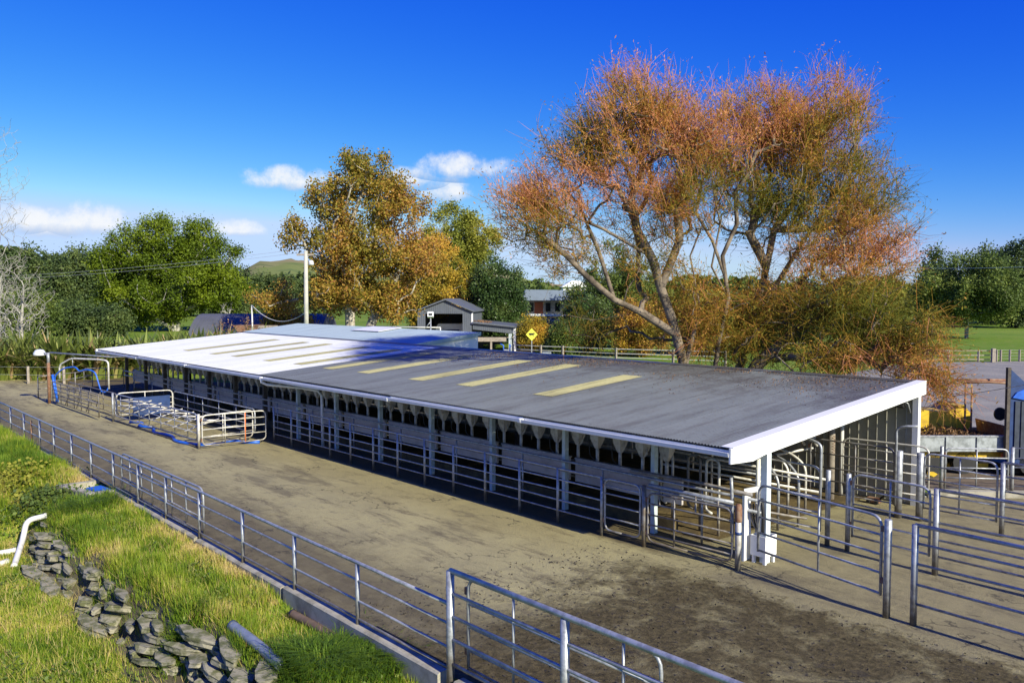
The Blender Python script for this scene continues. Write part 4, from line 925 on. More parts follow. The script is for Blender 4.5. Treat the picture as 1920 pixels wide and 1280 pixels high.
wtr = [[wbase, c3(1282, 690), c3(1258, 600), c3(1236, 540), c3(1222, 490), c3(1190, 430), c3(1180, 370), c3(1200, 320)], [wbase + [.3, .2, 0], c3(1345, 640), c3(1362, 560), c3(1350, 480), c3(1376, 420), c3(1372, 360), c3(1400, 320)],
       [wbase + [.6, .3, 0], c3(1410, 600, DW + 1), c3(1432, 500, DW + 1), c3(1445, 430, DW + 1), c3(1480, 380, DW + 1), c3(1500, 320, DW + 1)], [c3(1262, 625), c3(1200, 585), c3(1150, 562, DW - .5), c3(1100, 520, DW - 1), c3(1062, 480, DW - 1), c3(1000, 430, DW - 1)],
       [wbase + [.4, -.2, 0], c3(1420, 680), c3(1500, 610), c3(1580, 570, 27.5)], [c3(1245, 565), c3(1215, 480), c3(1130, 430, DW - .5), c3(1060, 400, DW - 1)],
       [c3(1355, 520), c3(1330, 450), c3(1300, 400), c3(1310, 340)], [c3(1236, 540), c3(1270, 450), c3(1262, 380), c3(1290, 330)], [c3(1432, 500, DW + 1), c3(1400, 440, DW + 1), c3(1420, 380, DW + 1)], [c3(1362, 560), c3(1330, 500), c3(1345, 420), c3(1330, 350)], [c3(1410, 600, DW + 1), c3(1470, 500, DW + .5), c3(1500, 450, DW + .5), c3(1560, 360, DW + .8)], [c3(1282, 690), c3(1310, 580), c3(1290, 480), c3(1320, 400)], [c3(1150, 562, DW - .5), c3(1120, 470, DW - .5), c3(1090, 400, DW - .5)],
       [c3(1445, 430, DW + 1), c3(1530, 430, DW + .6), c3(1590, 400, DW + .5)], [c3(1200, 585), c3(1110, 600, DW), c3(1060, 590, DW), c3(1010, 600, DW)]]
def wup(T): return np.where(T[:, 2] > 6.0, .9, -.15)
tree('willow_tree', 'huge spreading twisted willow with orange and olive leaves behind the shed', wbase, wtr, wb, 1950, WILLOWBARK, LEAF_WILLOW, .11, 88000, .07, .235, .30, seed=5, wig=.55, seg=.38, tint=wtint, shell=.6, rtip=.011, flat=.35, twig=(29000, .95, .0085, wup), power=.5)

# autumn plane tree beside the grey shed
DP = 68.0
def ptint(p, g):
    px = (p - CAM) @ RIGHT / DP * FPX + 960; n = vnoise(p[:, 0] + p[:, 1], p[:, 2], .35, 2)
    return np.clip(.28 + .45 * (n - .4) + .32 * np.clip((px - 700) / 200, 0, 1) * np.clip((14 - p[:, 2]) / 10, 0, 1) + .19 * g.normal(size=len(p)), 0, 1)
pb = blobs_of([blob(690, 330, DP, 62, 48, 3.2), blob(635, 385, DP, 55, 50, 3), blob(740, 390, DP, 62, 55, 3), blob(670, 470, DP, 85, 70, 4), blob(760, 480, DP, 75, 60, 3.6), blob(640, 555, DP, 85, 45, 3, .9), blob(725, 560, DP, 55, 45, 3, .9), blob(565, 440, DP, 34, 30, 1.6, .9), blob(525, 560, DP + 4, 36, 30, 2.5, 1.0), blob(735, 545, DP, 40, 40, 2, .6)])
pbase = bearing(655, DP)
tree('plane_tree', 'tall autumn plane tree with rust and yellow leaves and pale limbs', pbase, [[pbase, P3(655, 600, DP), P3(650, 500, DP), P3(660, 420, DP), P3(690, 340, DP)], [pbase + [.5, .3, 0], P3(700, 600, DP), P3(745, 520, DP), P3(770, 450, DP)], [pbase + [.2, 0, 0], P3(660, 590, DP), P3(620, 540, DP), P3(580, 470, DP), P3(566, 440, DP)]],
     pb, 560, BARKW, LEAF_PLANE, .19, 74000, .34, .40, .75, seed=8, wig=.3, seg=1.0, tint=ptint, shell=.55, rtip=.022)

# rounded conifer and the woods on the left
DC = 135.0
cb = blobs_of([blob(320, 450, DC, 90, 40, 8), blob(255, 490, DC, 62, 55, 6), blob(385, 490, DC, 58, 50, 6), blob(320, 530, DC, 115, 60, 9), blob(245, 565, DC, 55, 42, 5), blob(405, 545, DC, 46, 40, 5), blob(300, 590, DC, 60, 22, 4, .8), blob(215, 540, DC - 3, 30, 60, 4, .9)])
def lump_tint(s):
    def f(p, g): return np.clip(.5 + .9 * (vnoise(p[:, 0] * .7 + p[:, 1] * .7, p[:, 2], s, 3) - .5) + .16 * g.normal(size=len(p)), 0, 1)
    return f
cbase = bearing(330, DC)
tree('conifer', 'big domed dark green conifer above the flax on the left', cbase, [[cbase, P3(330, 580, DC), P3(320, 480, DC)]], cb, 400, BARKG, LEAF_CONIFER, .36, 110000, .62, .7, .55, seed=3, seg=1.6, tint=lump_tint(.3), shell=.24, rtip=.05, up=1.0)
def simple_tree(name, label, px, D, top, wpx, leaf, nl, ls, seed, bark=BARKD, bottom=None, group=None, shape='round', lean=0, shell=.4, ntar=120, dz=0.0):
    ls *= .55; nl = int(nl * 2.3); s = D / FPX; zt = height(top, D); zb = 0.0 if bottom is None else height(bottom, D); base = bearing(px, D); c = (zt + zb) / 2 + .04 * zt
    w = wpx * s
    if shape == 'round': B = [((base[0], base[1], c), (w, w, (zt - zb) * .5), 1.0), ((base[0] + w * .3, base[1] - w * .2, c - .1 * zt), (w * .8, w * .8, (zt - zb) * .38), .7), ((base[0] - w * .35, base[1] - w * .2, c - .12 * zt), (w * .7, w * .7, (zt - zb) * .36), .7)]
    else: B = [((base[0], base[1], zb + (zt - zb) * f), (w * k, w * k, (zt - zb) * .16), 1.0) for f, k in ((.14, 1.0), (.36, .85), (.58, .62), (.76, .40), (.88, .22))]
    return tree(name, label, base, [[base, base + [0, 0, zt * .5], base + [lean, 0, zt * .88]]], B, ntar, bark, leaf, ls, nl, ls * 1.7, max(.12, zt * .022), .6, seed=seed, seg=max(.8, zt * .09), tint=lump_tint(2.2 / max(1, w)), shell=shell, rtip=.03, group=group, up=.8)
pl = [(28, 150, 470), (62, 160, 462), (96, 175, 475), (118, 168, 484), (142, 178, 470), (165, 172, 464), (186, 180, 470), (206, 178, 480), (455, 190, 505), (478, 196, 516), (500, 200, 520), (524, 198, 528), (546, 205, 532), (8, 165, 480), (235, 190, 470), (436, 185, 500)]
wh = ['leftmost', 'second', 'third', 'fourth', 'fifth', 'sixth', 'seventh', 'eighth']
for i, (px, D, top) in enumerate(pl):
    if px < 430: lab = 'dark pine in the left wood, standing at place %s from the left edge' % (['two', 'three', 'four', 'five', 'six', 'seven', 'eight', 'nine'][i] if i < 8 else ('one' if i == 13 else 'ten'))
    else: lab = 'green pine in the small wood right of the domed conifer, %s from its left' % {15: 'first', 8: 'second', 9: 'third', 10: 'fourth', 11: 'fifth', 12: 'sixth'}[i]
    simple_tree('pine_tree', lab, px, D, top, 24 if px < 430 else 22, LEAF_PINE, 4600, .95, 40 + i, shape='cone', group='pines on the left', ntar=70)
for i, (px, D, top, w, lab) in enumerate(((130, 120, 566, 56, 'low dark scrub tree below the left pines'), (60, 105, 545, 50, 'bushy green tree behind the bare grey tree'), (200, 118, 580, 40, 'green bush at the left foot of the domed conifer'), (10, 95, 560, 40, 'dark bush at the left edge behind the flax'))):
    simple_tree('scrub_tree', lab, px, D, top, w, LEAF_BROAD if i % 2 else LEAF_PINE, 8000, .6, 70 + i, group=None)
simple_tree('poplar_tree', 'tall yellow green poplar clump behind the plane tree', 866, 118, 386, 76, LEAF_POPLAR, 36000, .55, 81, ntar=260)
simple_tree('magnolia_tree', 'glossy dark evergreen tree right of the grey shed', 932, 97, 488, 54, LEAF_MAGNOLIA, 26000, .42, 82, ntar=220)
simple_tree('plane_tree', 'golden yellow autumn tree rising directly behind the grey shed', 815, 99, 445, 72, LEAF_AUTUMN, 22000, .42, 92, bark=BARKW, ntar=200)
simple_tree('autumn_shrub', 'brown leaved shrub under the power pole', 540, 76, 570, 44, LEAF_PLANE, 9000, .35, 83)
simple_tree('autumn_shrub', 'golden hedge shrub behind the yellow diamond sign', 1000, 86, 588, 34, LEAF_AUTUMN, 9000, .28, 84)
simple_tree('garden_tree', 'broad dark garden tree in front of the farmhouse', 1150, 92, 462, 82, LEAF_BROAD, 22000, .40, 85, ntar=200)
simple_tree('garden_tree', 'dense dark shrub in front of the farmhouse wall', 1105, 84, 553, 48, LEAF_MAGNOLIA, 11000, .4, 93)
simple_tree('garden_tree', 'brown leaved shrub between the farmhouse and willow trunk', 1205, 78, 566, 58, LEAF_PLANE, 12000, .34, 94)
simple_tree('garden_tree', 'low dark hedge plant under the willow limb', 1060, 80, 600, 34, LEAF_BROAD, 6000, .32, 95)
simple_tree('garden_tree', 'yellow green shrub glimpsed through the willow trunks', 1330, 80, 590, 60, LEAF_POPLAR, 9000, .35, 86)
simple_tree('garden_tree', 'dark hedge tree behind the willow, right of its trunk', 1460, 88, 540, 90, LEAF_PINE, 14000, .5, 88)
simple_tree('paddock_tree', 'broad green tree standing over the paddock at right', 1812, 112, 476, 88, LEAF_BROAD, 24000, .55, 87, bottom=610, ntar=220, bark=BARKG)
simple_tree('paddock_tree', 'dark tall tree at the right edge beyond the paddock', 1905, 150, 462, 60, LEAF_PINE, 16000, .8, 89)
simple_tree('paddock_tree', 'dark tree between the willow and the paddock tree', 1750, 150, 470, 22, LEAF_PINE, 5000, .8, 90)
simple_tree('paddock_tree', 'far dark tree right of the broad paddock tree', 1860, 165, 463, 34, LEAF_PINE, 8000, .8, 91)
# bare, lichen-grey trees at the left edge
for i, (px, D, top, w, nt, lab) in enumerate(((42, 62, 470, 62, 260, 'bare lichen grey tree rising from the flax at left'), (-18, 70, 165, 78, 520, 'tall bare pale tree at the left edge, its twigs against the sky'), (0, 66, 450, 70, 160, 'leaning bare branches in front of the left pines'), (428, 120, 560, 16, 60, 'small bare grey shrub right of the domed conifer'))):
    s = D / FPX; base = bearing(px, D); zt = height(top, D)
    B = [((base[0], base[1], zt * .62), (w * s, w * s, zt * .36), 1.0), ((base[0], base[1], zt * .42), (w * s * .9, w * s * .9, zt * .22), .6)]
    tree('bare_tree', lab, base, [[base, base + [0, 0, zt * .35], base + [.3, .2, zt * .7]]], B, int(nt * 2.6), BARKG, None, .1, 0, .1, .17, seed=100 + i, wig=.42, seg=.5, shell=.6, rtip=.011)
    bt = bpy.context.scene.objects[-1] if False else None
# wood belts beyond, one mass each
def wood(name, label, pts, ls, leaf, seed, h=6.0, n=9000):
    g = np.random.default_rng(seed); k = g.integers(0, len(pts) - 1, n); t = g.random(n)
    P = np.array([bearing(px, D) for px, D, _ in pts]); Hh = np.array([q[2] for q in pts], float)
    C = P[k] * (1 - t)[:, None] + P[k + 1] * t[:, None]; C += g.normal(size=(n, 3)) * [4, 4, 0]
    hh = (Hh[k] * (1 - t) + Hh[k + 1] * t) * (.6 + .6 * vnoise(C[:, 0], C[:, 1], .11, seed)); C[:, 2] = hh * g.random(n) ** .6
    V, F = leaves(C, ls, .7, g, .8)
    o = obj(name, mesh_np(name, V, F, np.clip(.45 + .6 * (vnoise(C[:, 0], C[:, 1], .08, 5) - .5) + .2 * g.normal(size=n), 0, 1)), leaf, kind='stuff'); o['label'] = label; o['category'] = 'wood'
wood('far_wood', 'distant belt of mixed trees below the hills', [(300, 330, 12), (600, 340, 12), (900, 330, 12), (1060, 300, 11), (1300, 300, 12), (1700, 280, 13), (2050, 260, 14)], 1.9, LEAF_BROAD, 7, n=26000)
wood('far_wood', 'pale green hedgerow in front of the distant trees', [(900, 190, 5), (1060, 180, 6), (1300, 180, 7), (1600, 170, 8), (1800, 175, 7), (2000, 170, 9)], 1.0, LEAF_POPLAR, 9, n=15000)
wood('far_wood', 'left background wood behind the pines', [(-200, 230, 17), (100, 235, 17), (330, 240, 16), (600, 240, 10)], 1.5, LEAF_PINE, 10, n=24000)

# ------------------------------------------------------------------ background buildings and things
def frame_at(px, D):
    """origin on the ground, unit vectors to the right and away"""
    return bearing(px, D), RIGHT, FWD
class CF(MB):
    """mesh builder in a local frame: a right, b away, z up"""
    def __init__(s, o, rot=0.0):
        super().__init__(); s.o = np.asarray(o, float); c, q = math.cos(rot), math.sin(rot)
        s.R = RIGHT * c + FWD * q; s.W = FWD * c - RIGHT * q
    def p(s, a, b, z): return s.o + s.R * a + s.W * b + np.array([0, 0, z])
    def bx(s, a0, a1, b0, b1, z0, z1):
        return s.obox(s.p((a0 + a1) / 2, (b0 + b1) / 2, (z0 + z1) / 2), s.R * (a1 - a0) / 2, s.W * (b1 - b0) / 2, np.array([0, 0, (z1 - z0) / 2]))
    def poly(s, pts, b0, b1):   # (a, z) outline extruded away
        n = len(pts); v = [s.p(a, b, z) for b in (b0, b1) for a, z in pts]
        return s.add(v, [tuple(range(n)), tuple(range(n, 2 * n))[::-1]] + [(i, n + i, n + (i + 1) % n, (i + 1) % n) for i in range(n)])
    def tb(s, pts, r, n=8): return s.tube([s.p(*q) for q in pts], r, n)
# grey portal shed with lean-to; its mouth faces the camera
D0 = 86.0; O = bearing(838, D0); sc_ = D0 / FPX; K = -.10
gs = thing('farm_shed', 'slate grey gabled farm shed with open mouth and lean to', 'shed', O)
zA, zE = height(563, D0), height(584, D0); wl_, wr_ = -56 * sc_, 47 * sc_; am_ = -2 * sc_
op0, op1, opz = -41 * sc_, 30 * sc_, height(588, D0)
def ribs(parent, a0, a1, zf0, zf1, b, rot=K, step=.22):
    """vertical cladding strips, every one a piece"""
    a = a0
    while a < a1 - .02:
        e = min(a + step - .018, a1); m = CF(O, rot)
        m.poly([(a, zf0(a)), (e, zf0(e)), (e, zf1(e)), (a, zf1(a))], b, b + .05); part('cladding_strip', m, IRON, parent); a += step
gz = lambda a: zE + (zA - zE) * (1 - abs(a - am_) / (wr_ - am_ if a > am_ else am_ - wl_))
ribs(gs, wl_, op0, lambda a: 0, lambda a: gz(a) - .05, 0); ribs(gs, op1, wr_, lambda a: 0, lambda a: gz(a) - .05, 0); ribs(gs, op0, op1, lambda a: opz, lambda a: gz(a) - .05, 0)
part('roof', CF(O, K).poly([(wl_ - .25, gz(wl_) - .05), (am_, zA + .02), (wr_ + .25, gz(wr_) - .05), (wr_ + .25, gz(wr_) + .1), (am_, zA + .18), (wl_ - .25, gz(wl_) + .1)][::-1], -.3, 9), IRON, gs)
part('wall', CF(O, K).bx(wl_, wl_ + .1, .06, 9, 0, zE - .1), IRON, gs); part('wall', CF(O, K).bx(wr_ - .1, wr_, .06, 9, 0, zE - .1), IRON, gs); part('wall', CF(O, K).bx(wl_, wr_, 8.9, 9, 0, zE - .1), TUNNEL, gs)
part('corner_trim', CF(O, K).bx(wr_ - .02, wr_ + .14, -.06, .0, height(607, D0), zE - .12), WHITEP, gs)
l0, l1 = wr_ + .12, 128 * sc_; lz = lambda a: height(604, D0) + (height(612, D0) - height(604, D0)) * (a - l0) / (l1 - l0)
part('lean_to_roof', CF(O, K).poly([(l0, lz(l0) - .08), (l1 + .2, lz(l1) - .08), (l1 + .2, lz(l1) + .08), (l0, lz(l0) + .08)], -.3, 7), IRON, gs)
ribs(gs, l0, l1, lambda a: lz(a) - .72, lambda a: lz(a) - .09, 0)
part('lean_to_post', CF(O, K).bx(l1 - .12, l1 + .12, -.05, .2, 0, lz(l1) - .1), WHITEP, gs)
part('lean_to_post', CF(O, K).bx(l1 - .62, l1 - .30, .0, .12, 0, lz(l1) - .72), POSTPAINT, gs)
for b in (3.4, 6.8): part('lean_to_post', CF(O, K).bx(l1 - .1, l1 + .08, b, b + .18, 0, lz(l1) - .1), TIMBER, gs)
part('back_rail', CF(O, K).bx(l0, l1, 6.6, 6.7, 1.0, 1.16), TIMBER, gs); part('back_rail', CF(O, K).bx(l0, l1, 6.6, 6.7, 1.6, 1.74), TIMBER, gs)
lt = np.random.default_rng(4); n = 260; pp = np.stack([lt.uniform(l0, l0 + 1.6, n), lt.uniform(-.2, 5, n), np.zeros(n)], -1); q = CF(O, K)
pts = np.array([q.p(a, b, lz(a) + .1) for a, b, _ in pp]); V, F = leaves(pts, .16, .7, lt, 3.0)
obj('leaf_litter', mesh_np('leaf_litter', V, F, lt.random(n)), LITTER, gs, kind='stuff')
# loft of hay, trailer and rails under the lean-to
tr = thing('flat_trailer', 'dark flat trailer parked under the lean to', 'trailer', bearing(918, 89))
part('deck', CF(bearing(918, 89), K).bx(-1.9, 1.6, 0, 1.8, .95, 1.12), TIMBER, tr)
part('side', CF(bearing(918, 89), K).poly([(-1.9, .45), (1.3, .45), (1.6, .94), (-1.9, .94)], .05, .2), BLACKP, tr)
for a in (-1.0, .2): part('wheel', CF(bearing(918, 89), K).poly([(a + .36 * math.cos(t), .36 + .36 * math.sin(t)) for t in np.linspace(0, 6.28, 13)[:-1]], -.1, .1), BLACKR, tr)
yr = thing('timber_rail', 'pale timber rail fence in front of the lean to', 'fence', bearing(915, 80))
for px in (882, 888, 921): part('post', CF(bearing(px, 80), 0).bx(-.09, .09, -.09, .09, 0, height(632, 80)), TIMBER, yr)
part('rail', CF(bearing(915, 80), 0).bx(-1.75, 1.75, -.14, -.1, height(640, 80), height(632, 80)), TIMBER, yr)
bb = thing('blue_standpipe', 'grey pump box with blue hoses at the end of the timber rail', 'pump', bearing(952, 76))
part('box', CF(bearing(950, 76)).bx(-.25, .2, -.2, .2, 0, .75), GREYMET, bb); part('pipe', CF(bearing(944, 76)).tb([(0, 0, 0), (0, 0, 1.1), (-.3, 0, 1.25)], .06), BLUEHOSE, bb, True); part('pipe', CF(bearing(956, 76)).tb([(0, 0, 0), (0, 0, 1.2)], .07), BLUEHOSE, bb, True)
# vehicles: pickup beside the shed mouth, caravan inside
def vehicle(name, label, cat, o, rot, L, W, prof, paint, wheels, windows, extra=()):
    t = thing(name, label, cat, o)
    q = CF(o, rot); q.poly(prof, -W / 2, W / 2); part('body', q, paint, t)
    for a in wheels:
        for b in (-W / 2 - .02, W / 2 - .2):
            w = part('wheel', CF(o, rot).poly([(a + .34 * math.cos(k), .34 + .34 * math.sin(k)) for k in np.linspace(0, 6.283, 17)[:-1]], b, b + .22), BLACKR, t)
            obj('hub', CF(o, rot).poly([(a + .17 * math.cos(k), .34 + .17 * math.sin(k)) for k in np.linspace(0, 6.283, 13)[:-1]], b - .015, b + .01).mesh('hub'), GREYMET, w)
    for nm, pts, b0, b1 in windows: part(nm, CF(o, rot).poly(pts, b0, b1), GLASS, t)
    return t
vo_ = bearing(832, 80)
vt = vehicle('pickup', 'white double cab pickup parked in front of the grey shed', 'pickup', vo_, 1.45, 5.0, 1.75, [(-2.4, .45), (2.4, .45), (2.45, .95), (1.3, 1.08), (.75, 1.78), (-.75, 1.82), (-.95, 1.1), (-2.4, 1.1)], WHITEP, (-1.5, 1.5),
        [('window', [(-.72, 1.15), (1.0, 1.15), (.66, 1.68), (-.64, 1.72)], -.90, -.86), ('window', [(-.72, 1.15), (1.0, 1.15), (.66, 1.68), (-.64, 1.72)], .86, .90)])
part('rear_window', CF(vo_, 1.45).obox(CF(vo_, 1.45).p(-.87, 0, 1.42), CF(vo_, 1.45).R * .02, CF(vo_, 1.45).W * .68, np.array([0, 0, .25])), GLASS, vt)
part('mirror', CF(bearing(852, 79.9)).bx(-.12, .12, -.08, .08, 1.15, 1.35), WHITEP, vt)
cv = bearing(846, 90); vehicle('caravan', 'pale caravan standing in the dark mouth of the grey shed', 'caravan', cv, .0, 4, 2.1, [(-1.5, .5), (1.5, .5), (1.55, 2.2), (1.3, 2.65), (-1.3, 2.65), (-1.55, 2.2)], WHITEP, (-.3,), [('window', [(-1.0, 1.4), (1.0, 1.4), (.95, 2.05), (-.95, 2.05)], -1.09, -1.06)])
# yellow diamond sign with a black cow
sg = bearing(997, 74); st_ = thing('warning_sign', 'yellow diamond sign with black cow silhouette above the lawn fence', 'sign', sg)
zs = height(627, 74); q = CF(sg); part('board', q.poly([(0, zs - .55), (.52, zs), (0, zs + .55), (-.52, zs)], -.02, .02), SIGNY, st_)
cow = [(-.26, .10), (-.20, .13), (.12, .12), (.17, .16), (.27, .13), (.28, .06), (.20, .04), (.16, -.02), (.16, -.16), (.11, -.16), (.10, -.05), (-.12, -.06), (-.13, -.16), (-.18, -.16), (-.19, -.04), (-.25, .02), (-.29, -.06), (-.30, .0)]
part('cow_silhouette', CF(sg).poly([(a, zs + b) for a, b in cow], -.03, -.022), BLACKP, st_); part('post', CF(sg).bx(-.04, .04, .02, .1, 0, zs + .3), GALV, st_)
# lawn fences
def rail_fence(name, label, pts, h, rails, pm, rm, rw=.05, rh=.09):
    t = thing(name, label, 'fence', bearing(*pts[0])); P = [bearing(*q) for q in pts]
    for p in P: part('post', MB().box(p[0] - .07, p[0] + .07, p[1] - .07, p[1] + .07, 0, h), pm, t)
    for z in rails:
        for a, b in zip(P[:-1], P[1:]): part('rail', MB().beam((a[0], a[1], z * h), (b[0], b[1], z * h), rw, rh), rm, t)
    return t
rail_fence('wire_fence', 'white railed lawn fence behind the shed roof', [(962, 76), (1014, 74), (1055, 73), (1155, 70), (1262, 68), (1360, 66)], 1.25, (.35, .62, .92), TIMBER, PVCW, .03, .05)
rail_fence('post_rail_fence', 'brown post and rail fence below the golden shrub', [(968, 88), (985, 88), (1018, 88), (1040, 89)], 1.5, (.45, .8), TIMBER, TIMBER, .05, .16)
rail_fence('paddock_fence', 'weathered timber rail gate fence at the edge of the right paddock', [(1738, 71), (1778, 71), (1834, 71), (1862, 71)], 1.0, (.2, .55, .95), TIMBER, TIMBER, .05, .07)
rail_fence('paddock_fence', 'thin wire and batten fence right of the paddock gate', [(1868, 71.3), (1876, 71.3), (1893, 71.3), (1911, 71.3), (1930, 71.3), (1950, 71.3)], 1.0, (.25, .5, .75, .98), TIMBER, WIREM, .012, .012)
gp = bearing(1862, 70.6); o = obj('strainer_post', CF(gp).bx(-.14, .14, -.14, .14, 0, 1.15).mesh('strainer_post'), TIMBER); tag(o, 'thick strainer post between the paddock gate and the wire fence', 'post')
rail_fence('track_fence', 'low wire fence along the flax at the left edge', [(-20, 53.5), (53, 53), (120, 53)], 1.1, (.5, .95), TIMBER, WIREM, .012, .012)
gb = bearing(1025, 72); o = obj('pump_box', CF(gb).bx(-.38, .38, -.3, .3, 0, .75).mesh('pump_box'), GREYMET); tag(o, 'square grey box standing on the lawn by the white fence', 'box')
# farmhouse with blue roof, far white roof
D1 = 104.0; fo_ = bearing(1035, D1); s1 = D1 / FPX; fh = thing('farmhouse', 'low farmhouse with blue grey roof and orange door panel', 'house', fo_)
z_ = lambda py: height(py, D1)
part('wall', CF(fo_).bx(-48 * s1, 60 * s1, 0, 7, 0, z_(560)), simple('shaded_weatherboard', (.42, .40, .37), .7), fh)
part('roof', CF(fo_).poly([(-56 * s1, z_(563)), (68 * s1, z_(563)), (62 * s1, z_(545)), (-50 * s1, z_(543))], -2.4, 7.5), BLUEROOF, fh)
part('door_panel', CF(fo_).bx(-33 * s1, -17 * s1, -.06, -.01, z_(588), z_(566)), REDB, fh)
for a in (-44, -12, 6, 30): part('window', CF(fo_).bx(a * s1, (a + 9) * s1, -.05, -.01, z_(584), z_(568)), GLASS, fh)
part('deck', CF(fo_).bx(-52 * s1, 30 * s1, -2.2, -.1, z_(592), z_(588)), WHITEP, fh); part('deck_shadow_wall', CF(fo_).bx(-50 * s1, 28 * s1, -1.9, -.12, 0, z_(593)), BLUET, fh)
D2 = 150.0; w2 = bearing(1078, D2); s2 = D2 / FPX; o = thing('white_house', 'small white roofed house far behind the willow', 'house', w2)
part('wall', CF(w2).bx(-22 * s2, 24 * s2, 0, 6, 0, height(538, D2)), WHITEP, o); part('roof', CF(w2).poly([(-26 * s2, height(538, D2)), (28 * s2, height(538, D2)), (8 * s2, height(526, D2)), (-6 * s2, height(526, D2))], -.5, 6.5), WHITEP, o)
# dark half-round barn
D3 = 77.0; t0 = bearing(352, D3); R3 = height(590, D3); L3 = 250 * D3 / FPX
tb_ = thing('tunnel_barn', 'dark half round corrugated barn behind the flax', 'barn', t0)
na = 26; vv_ = []; ff_ = []
for side in (0, L3):
    for k in range(na + 1):
        a_ = math.pi * k / na; vv_.append(CF(t0).p(side + (1.0 if side == 0 else 0) * (1 - math.sin(a_)) * .0, 4 - 4.4 * math.cos(a_), R3 * math.sin(a_)))
ff_ = [(k, k + 1, na + 2 + k, na + 1 + k) for k in range(na)] + [tuple(range(na + 1))[::-1], tuple(range(na + 1, 2 * na + 2))]
m = MB(); m.add(vv_, ff_); part('shell', m, TUNNEL, tb_)
for k in range(0, 40): 
    a_ = L3 * k / 40
    part('rib', CF(t0).tube([CF(t0).p(a_, 4 - 4.42 * math.cos(x), R3 * 1.004 * math.sin(x)) for x in np.linspace(.05, 2.2, 12)], .035, 4), TUNNEL, tb_)
hl = thing('hay_loader', 'rusty brown implement in front of the half round barn', 'implement', bearing(478, 70))
part('hopper', CF(bearing(462, 70)).poly([(-1.1, height(610, 70)), (1.1, height(609, 70)), (.9, height(622, 70)), (-.7, height(622, 70))][::-1], 0, 1.4), RUST, hl)
part('beam', CF(bearing(496, 70)).bx(-1.3, 1.1, 0, .3, height(615, 70), height(610, 70)), TIMBER, hl); part('leg', CF(bearing(470, 70)).bx(-.1, .1, .2, .4, 0, height(620, 70)), RUST, hl)
# power pole and lines, swag pole
pp_ = bearing(575, 60); po = thing('power_pole', 'pale concrete power pole with small lamp beside the plane tree', 'pole', pp_)
zt = height(470, 60); part('pole', MB().tube([(pp_[0], pp_[1], 0), tuple(np.array([pp_[0], pp_[1], 0]) + RIGHT * .05 + [0, 0, zt])], [.19, .13], 10), simple('pale_pole', (.48, .46, .39), .8, 0, (.30, .31, .25), 1.3), po, True)
part('cross_arm', CF(pp_).bx(-.6, .6, -.06, .06, zt - .35, zt - .22), TIMBER, po)
part('lamp', CF(pp_ + RIGHT * .42).lathe([(.06, .35), (.16, .28), (.20, .05), (.16, 0)], (pp_ + RIGHT * .42 + [0, 0, height(497, 60)]), 10), LAMPW, po, True)
part('lamp_arm', CF(pp_).tb([(0, 0, height(492, 60)), (.42, 0, height(491, 60))], .03, 6), GALV, po, True)
def line(label, a, b, sag, r=.018):
    a, b = np.asarray(a), np.asarray(b); pts = [a * (1 - t) + b * t - np.array([0, 0, sag * 4 * t * (1 - t)]) for t in np.linspace(0, 1, 24)]
    o = obj('power_line', MB().tube(pts, r, 4, False).mesh('power_line'), WIREM); tag(o, label, 'wire')
for k, (dz, lab) in enumerate(((.0, 'upper power line running left from the pole'), (-.25, 'lower power line running left from the pole'))):
    A = P3(573, 466, 60) + [0, 0, dz]; B = P3(-60, 520, 75) + [0, 0, dz]; line(lab, A, B, .35, .012)
line('overhead line crossing the trees at the right edge', P3(1700, 502, 60), P3(2060, 494, 36), .1, .016)
line('thin wire crossing the drive by the rusty frame', P3(1735, 748, 27), P3(2000, 705, 22), .05, .012)
sp = bearing(474, 66); so = thing('swag_pole', 'thin white pole with a sagging white cable to the power pole', 'pole', sp)
zt2 = height(572, 66); part('pole', CF(sp).tb([(0.05, 0, 0), (0, 0, zt2)], .06, 8), PVCW, so, True)
A = sp + [0, 0, zt2]; B = pp_ + np.array([0, 0, height(585, 60)])
part('cable', MB().tube([A * (1 - t) + B * t - np.array([0, 0, .95 * 4 * t * (1 - t)]) for t in np.linspace(0, 1, 20)], .03, 5), PVCW, so, True)

# tray trailer with yellow chassis, heap, yellow tub, rusty frame and blue truck behind the right yard
DT = 25.6; to = bearing(1815, DT); s3 = DT / FPX
tt = thing('tipping_trailer', 'zinc sided farm trailer with yellow chassis loaded with prunings', 'trailer', to)
zT, zB = height(819, DT), height(846, DT)
q = CF(to)
part('side', CF(to).bx(-2.3, 1.45, -.02, .03, zB, zT), GREYMET, tt); part('side', CF(to).bx(-2.3, 1.45, 1.95, 2.0, zB, zT), GREYMET, tt)
part('end_board', CF(to).poly([(1.38, zB), (1.44, zB), (1.30, zT + .30), (1.24, zT + .30)], .04, 1.94), RUST, tt); part('floor', CF(to).bx(-2.3, 1.3, .04, 1.94, zB, zB + .06), TIMBER, tt)
part('top_rim', CF(to).bx(-2.32, 1.47, -.05, .05, zT + .003, zT + .05), GALV, tt)
for a in (-1.6, -.7, .25, 1.15): part('stake', CF(to).bx(a - .035, a + .035, -.06, -.024, zB, zT), GREYMET, tt)
part('chassis', CF(to).bx(-2.2, 1.5, .2, .34, height(860, DT), height(849, DT)), YELLOW, tt); part('chassis', CF(to).bx(-2.2, 1.5, 1.6, 1.74, height(860, DT), height(849, DT)), YELLOW, tt)
part('axle_beam', CF(to).bx(-1.2, .9, .5, .64, height(884, DT), height(874, DT)), YELLOW, tt)
for a in (-.9, .0):
    for b in (.2, 1.55):
        part('wheel', CF(to).poly([(a + .36 * math.cos(k), .36 + .36 * math.sin(k)) for k in np.linspace(0, 6.283, 19)[:-1]], b, b + .24), BLACKR, tt)
